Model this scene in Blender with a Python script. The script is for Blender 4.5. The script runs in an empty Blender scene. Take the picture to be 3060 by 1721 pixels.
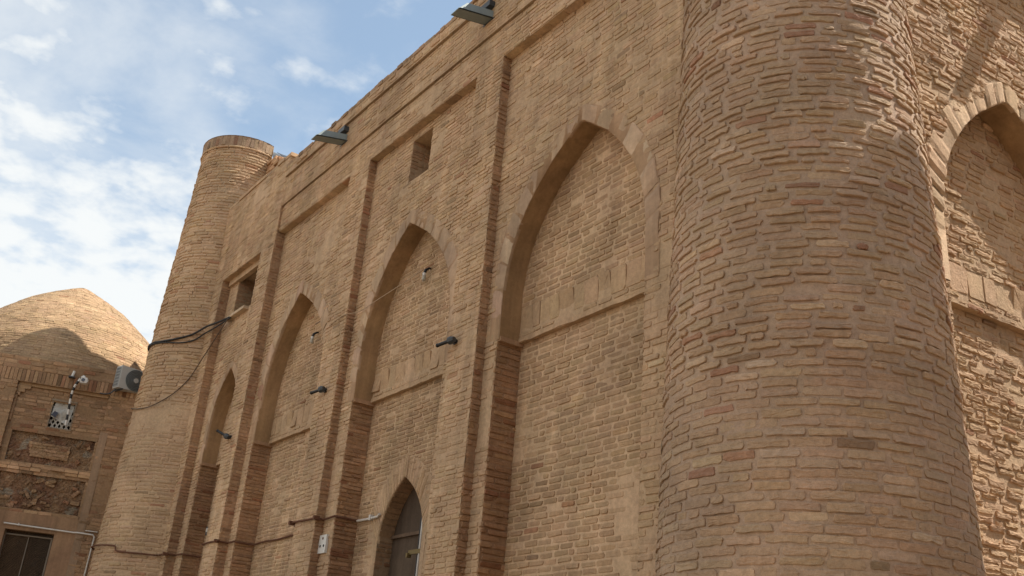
import bpy, math, random
import numpy as np
from mathutils import Matrix, Vector

S = bpy.context.scene
COL = S.collection

# ------------------------------------------------------------------ camera
YAW, PITCH, ROLL = -0.97232, 0.40911, 0.0826576
EYE = np.array([0.0, -5.0, 1.6])
_f = np.array([math.sin(YAW)*math.cos(PITCH), math.cos(YAW)*math.cos(PITCH), math.sin(PITCH)])
_r = np.cross(_f, [0, 0, 1]); _r /= np.linalg.norm(_r)
_u = np.cross(_r, _f)
_c, _s = math.cos(ROLL), math.sin(ROLL)
_r, _u = _c*_r+_s*_u, -_s*_r+_c*_u
cd = bpy.data.cameras.new('camera')
cam = bpy.data.objects.new('camera', cd); COL.objects.link(cam)
cd.sensor_fit = 'HORIZONTAL'; cd.sensor_width = 36.0; cd.lens = 3046.0/3060.0*36.0
cd.clip_start = 0.05; cd.clip_end = 5000
cam.matrix_world = Matrix(((_r[0], _u[0], -_f[0], EYE[0]), (_r[1], _u[1], -_f[1], EYE[1]),
                           (_r[2], _u[2], -_f[2], EYE[2]), (0, 0, 0, 1)))
S.camera = cam

# ------------------------------------------------------------------ light
SUN = np.array([0.35, 0.625, 1.0]); SUN /= np.linalg.norm(SUN)
EL = math.asin(SUN[2]); AZ = math.atan2(SUN[0], SUN[1])     # azimuth from +Y towards +X
sd = bpy.data.lights.new('sun', 'SUN'); sd.energy = 5.0; sd.angle = math.radians(0.5); sd.color = (1.0, 0.93, 0.83)
so = bpy.data.objects.new('sun', sd); COL.objects.link(so)
so.rotation_euler = Vector((-SUN[0], -SUN[1], -SUN[2])).to_track_quat('-Z', 'Y').to_euler()
so.location = (20, 30, 50)

W = bpy.data.worlds.new('World'); S.world = W; W.use_nodes = True
nt = W.node_tree; nt.nodes.clear()
N_ = nt.nodes.new; L_ = nt.links.new
out = N_('ShaderNodeOutputWorld'); bg = N_('ShaderNodeBackground'); bg.inputs['Strength'].default_value = 0.115
sky = N_('ShaderNodeTexSky'); sky.sky_type = 'NISHITA'; sky.sun_disc = False
sky.sun_elevation = EL; sky.sun_rotation = AZ
sky.air_density = 1.0; sky.dust_density = 0.9; sky.ozone_density = 1.6; sky.altitude = 900
tc = N_('ShaderNodeTexCoord')
sep = N_('ShaderNodeSeparateXYZ'); L_(tc.outputs['Generated'], sep.inputs[0])
def wm(op, a, b=None, c=None, clamp=False):
    n = N_('ShaderNodeMath'); n.operation = op; n.use_clamp = clamp
    for i, v in enumerate((a, b, c)):
        if v is None: continue
        if isinstance(v, (int, float)): n.inputs[i].default_value = v
        else: L_(v, n.inputs[i])
    return n.outputs[0]
# project the direction on a flat cloud deck
zz = wm('ADD', wm('MAXIMUM', sep.outputs[2], 0.0), 0.12)
px = wm('DIVIDE', sep.outputs[0], zz); py = wm('DIVIDE', sep.outputs[1], zz)
cmb = N_('ShaderNodeCombineXYZ'); L_(px, cmb.inputs[0]); L_(py, cmb.inputs[1])
def noise(scale, detail, rough, off=0.0, dist=0.0):
    mp = N_('ShaderNodeMapping'); mp.inputs['Location'].default_value = (off, off*0.7, off*0.3)
    L_(cmb.outputs[0], mp.inputs[0])
    n = N_('ShaderNodeTexNoise'); n.inputs['Scale'].default_value = scale; n.inputs['Detail'].default_value = detail
    n.inputs['Roughness'].default_value = rough; n.inputs['Distortion'].default_value = dist
    L_(mp.outputs[0], n.inputs['Vector']); return n.outputs['Fac']
SKY_OFF1, SKY_OFF2 = 3.1, 7.7
big = noise(1.1, 3, 0.5, SKY_OFF1)
puff = noise(10.5, 6, 0.52, SKY_OFF2, 0.1)
veil = noise(3.6, 6, 0.58, 1.3, 0.2)
# more cloud low down and towards -X -Y side, thinning out overhead
low = wm('SUBTRACT', 1.0, wm('MULTIPLY', sep.outputs[2], 1.55), clamp=True)
cover = wm('ADD', wm('MULTIPLY', wm('SUBTRACT', big, 0.5), 0.42), wm('MULTIPLY', low, 0.92))
cover = wm('ADD', cover, wm('MULTIPLY', wm('SUBTRACT', 0.22, sep.outputs[1]), 0.45))
d1 = wm('ADD', puff, cover)
def ramp(v, a, b):
    n = N_('ShaderNodeMapRange'); n.interpolation_type = 'SMOOTHSTEP'; n.clamp = True
    n.inputs['From Min'].default_value = a; n.inputs['From Max'].default_value = b
    L_(v, n.inputs['Value']); return n.outputs['Result']
m1 = wm('MULTIPLY', ramp(d1, 0.58, 1.0), 0.93)
m2 = wm('MULTIPLY', ramp(wm('ADD', veil, cover), 0.50, 1.0), 0.62)
mask = wm('MAXIMUM', m1, m2, clamp=True)
mix = N_('ShaderNodeMix'); mix.data_type = 'RGBA'
L_(mask, mix.inputs['Factor'])
tn = N_('ShaderNodeMix'); tn.data_type = 'RGBA'; tn.blend_type = 'MULTIPLY'; tn.inputs['Factor'].default_value = 1.0
L_(sky.outputs[0], tn.inputs['A']); tn.inputs['B'].default_value = (0.98, 1.19, 1.12, 1)
hue = N_('ShaderNodeMix'); hue.data_type = 'RGBA'; hue.inputs['Factor'].default_value = 0.27
L_(tn.outputs['Result'], hue.inputs['A']); hue.inputs['B'].default_value = (4.0, 4.1, 4.2, 1)
L_(hue.outputs['Result'], mix.inputs['A']); mix.inputs['B'].default_value = (5.05, 5.15, 5.1, 1)
L_(mix.outputs['Result'], bg.inputs['Color']); L_(bg.outputs[0], out.inputs[0])

S.view_settings.view_transform = 'Standard'; S.view_settings.look = 'None'
S.view_settings.gamma = 1.0; S.view_settings.exposure = 0.75; S.view_settings.use_curve_mapping = False
S.cycles.max_bounces = 6; S.cycles.diffuse_bounces = 4
S.cycles.use_denoising = True

# ------------------------------------------------------------------ helpers
rng = np.random.default_rng(11)
random.seed(5)

def _hash(i, j, k):
    h = (i*374761393 + j*668265263 + k*2147483647*31 + 1442695041) & 0xFFFFFFFF
    h = ((h ^ (h >> 13))*1274126177) & 0xFFFFFFFF
    return ((h ^ (h >> 16)) & 0xFFFFFF)/float(0xFFFFFF)
def vnoise(P, sc=1.0, seed=0):
    """value noise in 0..1 for an (n,3) array"""
    Q = np.asarray(P, float)*sc + 1000.37 + seed*17.1
    I = np.floor(Q).astype(np.int64); F = Q-I; F = F*F*(3-2*F); r = 0
    for a in (0, 1):
        for b in (0, 1):
            for c in (0, 1):
                w = (F[:, 0] if a else 1-F[:, 0])*(F[:, 1] if b else 1-F[:, 1])*(F[:, 2] if c else 1-F[:, 2])
                r = r + w*_hash(I[:, 0]+a, I[:, 1]+b, I[:, 2]+c)
    return r
def fbm(P, sc, oct=3, seed=0):
    r, a, t = 0, 1.0, 0
    for o in range(oct):
        r = r+a*vnoise(P, sc*2**o, seed+o); t += a; a *= .5
    return r/t

class MB:
    """collects polygons with a per-vertex tint and a material index; links them as ONE mesh object"""
    def __init__(s): s.V = []; s.F = []; s.C = []; s.n = 0; s.M = []; s.smooth = []
    def add(s, V, F, tint=(1, 1, 1), mat=0, smooth=False):
        V = np.asarray(V, float).reshape(-1, 3); F = np.asarray(F, np.int64)
        if len(F) == 0: return
        C = np.asarray(tint, float)
        if C.ndim == 1: C = np.tile(C, (len(V), 1))
        s.V.append(V); s.C.append(C); s.F.append(F+s.n); s.n += len(V)
        s.M.append(np.full(len(F), mat)); s.smooth.append(np.full(len(F), smooth))
    def build(s, name, mats, parent=None):
        me = bpy.data.meshes.new(name)
        V = np.concatenate(s.V); C = np.concatenate(s.C)
        me.vertices.add(len(V)); me.vertices.foreach_set('co', V.ravel().astype(np.float32))
        loops = np.concatenate([f.ravel() for f in s.F])
        sizes = np.concatenate([np.full(len(f), f.shape[1]) for f in s.F])
        starts = np.concatenate([[0], np.cumsum(sizes)[:-1]])
        me.loops.add(len(loops)); me.loops.foreach_set('vertex_index', loops.astype(np.int32))
        me.polygons.add(len(sizes)); me.polygons.foreach_set('loop_start', starts.astype(np.int32))
        me.polygons.foreach_set('loop_total', sizes.astype(np.int32))
        me.polygons.foreach_set('material_index', np.concatenate(s.M).astype(np.int32))
        me.polygons.foreach_set('use_smooth', np.concatenate(s.smooth))
        if not isinstance(mats, (list, tuple)): mats = [mats]
        for m in mats: me.materials.append(m)
        at = me.attributes.new('tint', 'FLOAT_COLOR', 'POINT')
        at.data.foreach_set('color', np.c_[C, np.ones(len(C))].ravel().astype(np.float32))
        me.update(calc_edges=True); me.validate()
        o = bpy.data.objects.new(name, me); COL.objects.link(o)
        if parent is not None: o.parent = parent
        return o

def tag(o, label=None, cat=None, group=None, kind=None):
    if label: o['label'] = label
    if cat: o['category'] = cat
    if group: o['group'] = group
    if kind: o['kind'] = kind
    return o
def thing(name, label, cat, loc=(0, 0, 0), group=None):
    # the Empty stays unrotated at the thing's base; children keep world coordinates through the parent inverse
    o = bpy.data.objects.new(name, None); COL.objects.link(o); o.location = loc; o.empty_display_size = .2
    return tag(o, label, cat, group)
PLACE = {}
def place(p):
    return DOME_AT+DOME_SIZE*(np.asarray(p, float)-np.array([-20.2, .5, 0]))
DOME_SIZE = .89; DOME_AT = np.array([-17.98, -.105, .176])       # size and site of the domed building modelled below
def part(mb, name, mats, parent):
    rt = parent
    while rt.parent is not None: rt = rt.parent
    if rt.name in PLACE: mb.V = [place(v) if len(v) else v for v in mb.V]
    o = mb.build(name, mats, parent)
    root = parent
    off = Vector((0, 0, 0))
    while root is not None: off += root.location; root = root.parent
    o.matrix_parent_inverse = Matrix.Identity(4)
    if off.length > 0:
        # geometry was given in world coordinates
        n = len(o.data.vertices); a = np.empty(n*3, np.float32); o.data.vertices.foreach_get('co', a)
        a = a.reshape(-1, 3)-np.array(off, np.float32); o.data.vertices.foreach_set('co', a.ravel()); o.data.update()
    return o

BOXF = np.array([[0, 3, 2, 1], [4, 5, 6, 7], [0, 1, 5, 4], [1, 2, 6, 5], [2, 3, 7, 6], [3, 0, 4, 7]])
def frame_box(mb, o, ax, ay, az, tint=(1, 1, 1), mat=0):
    """box from corner o with edge vectors ax, ay, az"""
    o, ax, ay, az = [np.asarray(v, float) for v in (o, ax, ay, az)]
    V = [o, o+ax, o+ax+ay, o+ay, o+az, o+ax+az, o+ax+ay+az, o+ay+az]
    mb.add(V, BOXF, tint, mat)
def box(mb, x0, x1, y0, y1, z0, z1, tint=(1, 1, 1), mat=0):
    frame_box(mb, (x0, y0, z0), (x1-x0, 0, 0), (0, y1-y0, 0), (0, 0, z1-z0), tint, mat)
def tube(mb, pts, r, seg=10, tint=(1, 1, 1), mat=0, caps=True, sm=True):
    P = np.asarray(pts, float); n = len(P)
    rr = np.full(n, r) if np.isscalar(r) else np.asarray(r, float)
    T = np.gradient(P, axis=0); T /= np.linalg.norm(T, axis=1)[:, None]+1e-12
    up = np.array([0.13, 0.21, .97]) if abs(T[0] @ np.array([0.13, 0.21, .97])) < .9 else np.array([1., 0, 0])
    A = np.cross(T[0], up); A /= np.linalg.norm(A); V = []
    th = np.linspace(0, 2*np.pi, seg, endpoint=False)
    for i in range(n):
        A = A-T[i]*(A @ T[i]); A /= np.linalg.norm(A); B = np.cross(T[i], A)
        V.append(P[i]+rr[i]*(np.cos(th)[:, None]*A+np.sin(th)[:, None]*B))
    V = np.concatenate(V); F = []
    for i in range(n-1):
        for k in range(seg): F.append([i*seg+k, i*seg+(k+1) % seg, (i+1)*seg+(k+1) % seg, (i+1)*seg+k])
    mb.add(V, F, tint, mat, sm)
    if caps:
        mb.add(V[:seg], [list(range(seg))[::-1]], tint, mat); mb.add(V[-seg:], [list(range(seg))], tint, mat)
def curve(pts, n=24):
    """smooth polyline through points (Catmull-Rom)"""
    P = np.asarray(pts, float); P = np.vstack([2*P[0]-P[1], P, 2*P[-1]-P[-2]]); o = []
    for i in range(1, len(P)-2):
        t = np.linspace(0, 1, n, endpoint=False)[:, None]
        a, b, c, d = P[i-1], P[i], P[i+1], P[i+2]
        o.append(.5*((2*b)+(-a+c)*t+(2*a-5*b+4*c-d)*t**2+(-a+3*b-3*c+d)*t**3))
    return np.vstack(o+[P[-2][None]])

# ------------------------------------------------------------------ materials
def new_mat(name):
    m = bpy.data.materials.new(name); m.use_nodes = True
    t = m.node_tree; b = t.nodes['Principled BSDF']; return m, t, b
def masonry(name, rough=.92, stain=.22, grain=.25, b1=(38, .35, .006), b2=(170, .5, .0022), streak=0.0, spec=.2):
    """tinted brick / mortar / plaster: per-brick tint attribute times cloudy stains and grain, with two scales of bump"""
    m, t, b = new_mat(name); N = t.nodes.new; L = t.links.new
    at = N('ShaderNodeAttribute'); at.attribute_name = 'tint'
    geo = N('ShaderNodeNewGeometry')
    def nz(scale, det, ro, dist=0, vec=None):
        n = N('ShaderNodeTexNoise'); n.inputs['Scale'].default_value = scale; n.inputs['Detail'].default_value = det
        n.inputs['Roughness'].default_value = ro; n.inputs['Distortion'].default_value = dist
        L(vec or geo.outputs['Position'], n.inputs['Vector']); return n.outputs['Fac']
    def mr(v, a, bb, lo, hi):
        n = N('ShaderNodeMapRange'); n.inputs['From Min'].default_value = a; n.inputs['From Max'].default_value = bb
        n.inputs['To Min'].default_value = lo; n.inputs['To Max'].default_value = hi; L(v, n.inputs['Value']); return n.outputs['Result']
    def mul(a, c):
        n = N('ShaderNodeMath'); n.operation = 'MULTIPLY'; L(a, n.inputs[0]); L(c, n.inputs[1]); return n.outputs[0]
    s1 = mr(nz(.9, 5, .6, .5), .3, .7, 1-stain, 1+stain*.75)
    s2 = mr(nz(26, 4, .65), .3, .7, 1-grain*.6, 1+grain*.6)
    s3 = mr(nz(210, 3, .7), .3, .7, 1-grain*.55, 1+grain*.55)
    v = mul(mul(s1, s2), s3)
    if streak:
        mp = N('ShaderNodeMapping'); mp.inputs['Scale'].default_value = (5, 5, .35); L(geo.outputs['Position'], mp.inputs[0])
        v = mul(v, mr(nz(1.6, 4, .6, .3, mp.outputs[0]), .35, .7, 1-streak, 1+streak*.5))
    vm = N('ShaderNodeVectorMath'); vm.operation = 'SCALE'; L(at.outputs['Color'], vm.inputs[0]); L(v, vm.inputs['Scale'])
    # slow shift between ochre and rose clay
    hs = N('ShaderNodeMix'); hs.data_type = 'RGBA'; hs.blend_type = 'MULTIPLY'; hs.inputs['Factor'].default_value = 1
    cr = N('ShaderNodeMix'); cr.data_type = 'RGBA'; cr.inputs['A'].default_value = (1.0, 1.005, .98, 1); cr.inputs['B'].default_value = (1.01, .985, .99, 1)
    L(mr(nz(2.3, 3, .6), .35, .65, 0, 1), cr.inputs['Factor'])
    L(vm.outputs[0], hs.inputs['A']); L(cr.outputs['Result'], hs.inputs['B'])
    L(hs.outputs['Result'], b.inputs['Base Color'])
    b.inputs['Roughness'].default_value = rough; b.inputs['Specular IOR Level'].default_value = spec
    bu1 = N('ShaderNodeBump'); bu1.inputs['Strength'].default_value = b1[1]; bu1.inputs['Distance'].default_value = b1[2]
    L(nz(b1[0], 5, .62, .2), bu1.inputs['Height'])
    bu2 = N('ShaderNodeBump'); bu2.inputs['Strength'].default_value = b2[1]; bu2.inputs['Distance'].default_value = b2[2]
    L(nz(b2[0], 4, .6), bu2.inputs['Height']); L(bu1.outputs[0], bu2.inputs['Normal']); L(bu2.outputs[0], b.inputs['Normal'])
    return m
M_BRICK = masonry('old_brick', b1=(46, .8, .010), b2=(190, .8, .003))
M_WALL = masonry('wall_brick', streak=.15, stain=.25, b1=(36, .6, .008), b2=(150, .6, .003))
M_PLASTER = masonry('clay_plaster', stain=.30, grain=.16, b1=(14, .35, .008), b2=(90, .4, .002), streak=.22)
M_RUIN = masonry('crumbled_brick', stain=.4, grain=.6, b1=(22, .9, .02), b2=(90, .8, .006))
def plain(name, col, rough=.5, metal=0.0, spec=.5, var=.15, nscale=30, bump=0.0):
    m, t, b = new_mat(name); N = t.nodes.new; L = t.links.new
    n = N('ShaderNodeTexNoise'); n.inputs['Scale'].default_value = nscale; n.inputs['Detail'].default_value = 5
    tc = N('ShaderNodeTexCoord'); L(tc.outputs['Object'], n.inputs['Vector'])
    mx = N('ShaderNodeMix'); mx.data_type = 'RGBA'; L(n.outputs['Fac'], mx.inputs['Factor'])
    mx.inputs['A'].default_value = tuple(c*(1-var) for c in col)+(1,); mx.inputs['B'].default_value = tuple(min(1, c*(1+var)) for c in col)+(1,)
    L(mx.outputs['Result'], b.inputs['Base Color']); b.inputs['Roughness'].default_value = rough
    b.inputs['Metallic'].default_value = metal; b.inputs['Specular IOR Level'].default_value = spec
    if bump:
        bu = N('ShaderNodeBump'); bu.inputs['Strength'].default_value = .6; bu.inputs['Distance'].default_value = bump
        L(n.outputs['Fac'], bu.inputs['Height']); L(bu.outputs[0], b.inputs['Normal'])
    return m
M_ZINC = plain('painted_sheet_metal', (.24, .29, .30), .55, .3, .4, .2, 9)
M_BLACK = plain('black_plastic', (.012, .012, .014), .5, 0, .4)
M_DARKGREY = plain('dark_grey_metal', (.05, .055, .06), .5, .2)
M_RUBBER = plain('cable_rubber', (.013, .012, .012), .6)
M_BROWNWIRE = plain('dusty_wire', (.10, .065, .04), .8)
M_PALEWIRE = plain('pale_dusty_wire', (.42, .31, .21), .9)
M_RUST = plain('rusty_pipe', (.14, .065, .038), .85, .1, .3, .4, 40, .002)
M_WHITEPIPE = plain('dirty_white_paint', (.55, .52, .48), .55, 0, .4, .12, 14)
M_WHITE = plain('white_plastic', (.62, .61, .58), .45, 0, .5, .08, 12)
M_CASING = plain('air_conditioner_casing', (.46, .47, .46), .45, .1, .5, .08, 10)
M_FAN = plain('fan_grille_grey', (.10, .105, .11), .5, .1)
M_GLASSDARK = plain('dusty_dark_glass', (.016, .015, .014), .16, 0, .6, .5, 5)
M_FRAME = plain('window_frame_metal', (.20, .165, .125), .6, .2)
M_WOOD = plain('weathered_wood', (.25, .19, .13), .8, 0, .3, .25, 20)
M_LATTICE = plain('pale_tile_lattice', (.42, .39, .34), .7, 0, .3, .15, 30)
M_VOID = plain('dark_interior', (.03, .024, .018), .95, 0, .1)
M_SHEET = plain('crumpled_plastic_sheet', (.43, .42, .385), .55, 0, .4, .1, 8, .01)
M_NAVY = plain('navy_plastic', (.03, .033, .055), .5)
M_TAPE = plain('black_tape', (.015, .015, .016), .45)
M_LENS = plain('camera_lens', (.02, .012, .03), .1, 0, .8)
M_BULB = plain('bulb_tube', (.50, .48, .42), .3, 0, .5, .05)
M_GROUND = masonry('packed_earth', stain=.15, grain=.3, b1=(6, .5, .02), b2=(60, .5, .004))
M_BRASS = plain('old_brass', (.18, .13, .05), .6, .5)

# ------------------------------------------------------------------ brick laying
def plane_map(o, U, Nn):
    o, U, Nn = [np.asarray(v, float) for v in (o, U, Nn)]
    return lambda u, z, d, zc=None: o+u[:, None]*U+d[:, None]*Nn+z[:, None]*np.array([0, 0, 1.])
def round_map(c, rad):
    """surface of revolution; u is arc length measured at the row's own radius from angle 0"""
    def f(u, z, d, zc=None):
        zr = z if zc is None else zc
        th = u/rad(zr); r = rad(z)+d
        return np.c_[c[0]+r*np.cos(th), c[1]+r*np.sin(th), z]
    return f
def corner_ring(K):
    """(corner sign pair, weight pair) description of a K point ring round a chamfered rectangle"""
    if K == 8: q = [(1, 0), (0, 1)]
    else: q = [(1, 0), (.38, .38), (0, 1)]
    ring = []
    for sx, sy, flip in ((1, -1, 1), (1, 1, 0), (-1, 1, 1), (-1, -1, 0)):
        qq = q if flip else [(b, a) for a, b in q][::1]
        seq = [(a, b) for a, b in q]
        if not flip: seq = [(b, a) for a, b in q]
        for a, b in seq: ring.append((sx, sy, a, b))
        if K >= 20:
            nxt = {(1, -1): (1, 1), (1, 1): (-1, 1), (-1, 1): (-1, -1), (-1, -1): (1, -1)}[(sx, sy)]
            if sy == nxt[1]:   # long edge: extra points
                for t in (1/3, 2/3) if K == 16+0 else (.2, .4, .6, .8): ring.append((sx+(nxt[0]-sx)*t, sy, 0, 0))
    return np.array(ring)
def lay(mb, mapf, cu, cz, a, b, p, tint, K=12, rough=.0025, inset=.0028, sink=.014, tilt=.10, cmin=.15, cmax=.75, mat=0, rot=None):
    """add one rounded, slightly irregular brick per row of the arrays (centre u,z ; half sizes a,b ; relief p)"""
    n = len(cu)
    if n == 0: return
    R = corner_ring(K); k = len(R)
    ch = rng.uniform(cmin, cmax, (n, 4))*np.minimum(b, a)[:, None]
    ci = np.array([{(1, -1): 0, (1, 1): 1, (-1, 1): 2, (-1, -1): 3}.get((int(np.sign(x)), int(np.sign(y))), 0) for x, y in R[:, :2]])
    chk = ch[:, ci]
    du = R[None, :, 0]*a[:, None]-np.sign(R[None, :, 0])*R[None, :, 2]*chk
    dz = R[None, :, 1]*b[:, None]-np.sign(R[None, :, 1])*R[None, :, 3]*chk
    du += rng.normal(0, rough, (n, k)); dz += rng.normal(0, rough, (n, k))
    if rot is None: rot = rng.normal(0, .006, n)
    lim = np.minimum(1, p/.008); tl = rng.normal(0, tilt*.03, n)*lim; tz = np.clip(rng.normal(.02, tilt, n), -2*tilt, 2*tilt)*lim
    rings = [(1.0, 0.0015, None), (1.0, 0, .72), (1.0, -inset, 1.0)]
    if K >= 12: rings.append((.62, -inset, 1.05))
    V = []; T = []
    for j, (sc, grow, h) in enumerate(rings):
        sh = np.hypot(du, dz)+1e-9
        uu = du*sc; zz = dz*sc
        g = np.minimum(abs(grow), .4*b)[:, None]*np.sign(grow) if grow else 0
        uu = uu+np.sign(uu)*np.minimum(np.abs(uu), 1)*0+np.clip(uu/(.3*b[:, None]+1e-9), -1, 1)*g
        zz = zz+np.clip(zz/(.3*b[:, None]+1e-9), -1, 1)*g
        if h is None: d = np.full((n, k), -sink)
        else:
            d = p[:, None]*h+uu*tl[:, None]+zz*tz[:, None]
            if h >= 1: d = d+rng.normal(0, rough*.45, (n, k))*lim[:, None]
        cr, sr = np.cos(rot)[:, None], np.sin(rot)[:, None]
        u2, z2 = uu*cr-zz*sr, uu*sr+zz*cr
        V.append(mapf((cu[:, None]+u2).ravel(), (cz[:, None]+z2).ravel(), d.ravel(), np.repeat(cz, k)).reshape(n, k, 3))
    V.append(mapf(cu, cz, p*1.05+rng.normal(0, rough*.4, n), cz).reshape(n, 1, 3))
    nv = k*len(rings)+1
    VV = np.concatenate(V, axis=1).reshape(-1, 3)
    i = np.arange(k); i2 = (i+1) % k
    Q = np.concatenate([np.c_[j*k+i, j*k+i2, (j+1)*k+i2, (j+1)*k+i] for j in range(len(rings)-1)])
    Tf = np.c_[(len(rings)-1)*k+i, (len(rings)-1)*k+i2, np.full(k, nv-1)]
    base = (np.arange(n)*nv)[:, None, None]
    C = np.repeat(tint, nv, axis=0)
    mb.add(VV, (Q[None]+base).reshape(-1, 4), C, mat, False)
    mb.V.append(np.zeros((0, 3))); mb.C.append(np.zeros((0, 3)))
    mb.F.append((Tf[None]+base).reshape(-1, 3)+mb.n-len(VV)); mb.M.append(np.full(n*k, mat)); mb.smooth.append(np.full(n*k, False))

TAN = np.array([.468, .323, .201]); MORTAR = np.array([.503, .355, .227])
def tints(n, base=TAN, sd=.05, red=.006, pale=.02, dark=.01, sat=.02):
    c = np.tile(base, (n, 1))*(1+rng.normal(0, sd, (n, 1)))*(1+rng.normal(0, sat, (n, 3))*np.array([.6, .5, 1.0]))
    r = rng.random(n)
    c[r < red] *= np.array([.82, .68, .66])*rng.uniform(.88, 1.12, ((r < red).sum(), 1))
    k = (r > red) & (r < red+pale); c[k] *= np.array([1.18, 1.22, 1.25])
    k = (r > red+pale) & (r < red+pale+dark); c[k] *= .68
    return np.clip(c, .02, .8)
def wall_patch(mb, mapf, z0, z1, iv, h=.068, bl=.205, jw=.018, bh=.74, p=(.006, .005), K=12, rough=.0022, base=TAN, mort=MORTAR,
               sd=.05, red=.006, pale=.02, dark=.01, ragged=0.0, step=.12, mn=.004, wav=.004, gap=0.0, tilt=.10, seedz=0.0, mat=0, chip=.75, smear=.10):
    """courses of bricks over a mortar bed; iv(z) gives the stretches of wall open to brick at height z"""
    n = max(1, int(round((z1-z0)/h))); hh = (z1-z0)/n
    CU, CZ, A, B = [], [], [], []
    for r in range(n):
        zc = z0+(r+.5)*hh
        off = (0.5*(r % 2)+rng.uniform(-.16, .16))*bl
        for (ua, ub) in iv(zc):
            if ub-ua < .02: continue
            m = max(1, int(math.ceil((ub-ua)/step)))
            us = np.linspace(ua, ub, m+1)
            u2 = np.tile(us, 2); z2 = np.repeat([z0+r*hh, z0+(r+1)*hh], m+1)
            P = mapf(u2, z2, np.zeros(2*(m+1)), np.full(2*(m+1), zc))
            d = (vnoise(P, 9, 3)-.5)*2*mn+(vnoise(P, 2.1, 5)-.5)*mn*1.5
            P = mapf(u2, z2, d, np.full(2*(m+1), zc))
            i = np.arange(m)
            mb.add(P, np.c_[i, i+1, i+m+2, i+m+1], mort, mat, True)
            u = ua+(off % bl)-bl; first = True
            while u < ub:
                L = bl*rng.uniform(.93, 1.06)
                if rng.random() < .12: L *= .5
                s, e = max(u, ua), min(u+L-jw*rng.uniform(.6, 1.7), ub)
                if s > ua+1e-6: pass
                if e-s > .035 and rng.random() >= gap:
                    CU.append((s+e)/2); CZ.append(zc+rng.normal(0, .0022+.002*ragged)); A.append((e-s)/2); B.append(hh*bh/2*rng.uniform(.9-.14*ragged, 1.08+.10*ragged))
                u += L
    if not CU: return
    CU, CZ, A, B = map(np.array, (CU, CZ, A, B))
    P = mapf(CU, CZ, np.zeros(len(CU)), CZ)
    CZ = CZ+(vnoise(P, 1.3, 8)-.5)*2*wav
    # areas where pointing mortar has been smeared over the faces
    sm = fbm(P, 1.1, 3, 21)
    pr = rng.normal(p[0], p[1], len(CU))-np.clip((sm-(.66-smear*.5))/.15, 0, 1)*p[0]*1.2*(smear > 0)
    keep = pr > .0012
    t = tints(len(CU), base, sd, red, pale, dark)
    f = (np.clip((sm-(.64-smear*.5))/.15, 0, 1)*.7)[:, None]*(smear > 0)
    t = t*(1-f)+f*np.asarray(mort)*(1+rng.normal(0, .03, (len(CU), 1)))
    nk_ = int(keep.sum())
    lay(mb, mapf, CU[keep], CZ[keep], A[keep], B[keep], pr[keep], t[keep], K, rough, tilt=tilt, mat=mat, cmax=chip, rot=rng.normal(0, .006+.012*ragged, nk_))

def sub(iv, a, b):
    """remove stretch a..b from a list of stretches"""
    o = []
    for s, e in iv:
        if b <= s or a >= e: o.append((s, e)); continue
        if a > s: o.append((s, a))
        if b < e: o.append((b, e))
    return o
# pointed arch profile: drop below apex -> fraction of the half width
_AD = np.array([0, .06, .14, .28, .45, .6, .8, 1.0, 1.2, 1.45, 9.]); _AW = np.array([0, .10, .21, .40, .57, .69, .82, .91, .965, 1., 1.])
class Arch:
    def __init__(s, xl, xr, xa, za, zs, hs=1.0): s.xl, s.xr, s.xa, s.za, s.zs, s.hs = xl, xr, xa, za, zs, hs
    def span(s, z, grow=0.0):
        """opening x range at height z (None above the apex); grow widens it outwards"""
        za = s.za+grow*1.15
        if z >= za: return None
        w = np.interp((za-z)/s.hs, _AD, _AW)
        return s.xa-w*(s.xa-s.xl+grow), s.xa+w*(s.xr-s.xa+grow)
    def path(s, grow=0.0, n=40, zlow=None):
        """points (x,z) from left foot over the apex to the right foot"""
        za = s.za+grow*1.15; zl = s.zs if zlow is None else zlow
        t = np.linspace(0, 1, n); z = za-(za-zl)*t**1.6
        w = np.interp((za-z)/s.hs, _AD, _AW)
        Lf = np.c_[s.xa-w*(s.xa-s.xl+grow), z][::-1]; Rt = np.c_[s.xa+w*(s.xr-s.xa+grow), z]
        return np.vstack([Lf, Rt[1:]])
def soffit(mb, mapf, arch, d0, d1, tint, n=40, zlow=None, m=5, amp=.006):
    """smooth underside of an arch and its jambs between depth d0 and d1 (depth measured inwards, so -d is outward)"""
    P = arch.path(0, n, zlow); k = len(P); V = []
    for j in range(m+1):
        d = d0+(d1-d0)*j/m
        V.append(mapf(P[:, 0], P[:, 1], np.full(k, -d)))
    V = np.concatenate(V)
    V = V+((fbm(V, 3.0, 3, 4)-.5)*2*amp)[:, None]*np.array([.5, 0, -.8])
    F = [[j*k+i, j*k+i+1, (j+1)*k+i+1, (j+1)*k+i] for j in range(m) for i in range(k-1)]
    mb.add(V, F, tint, 0, True)
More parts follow.
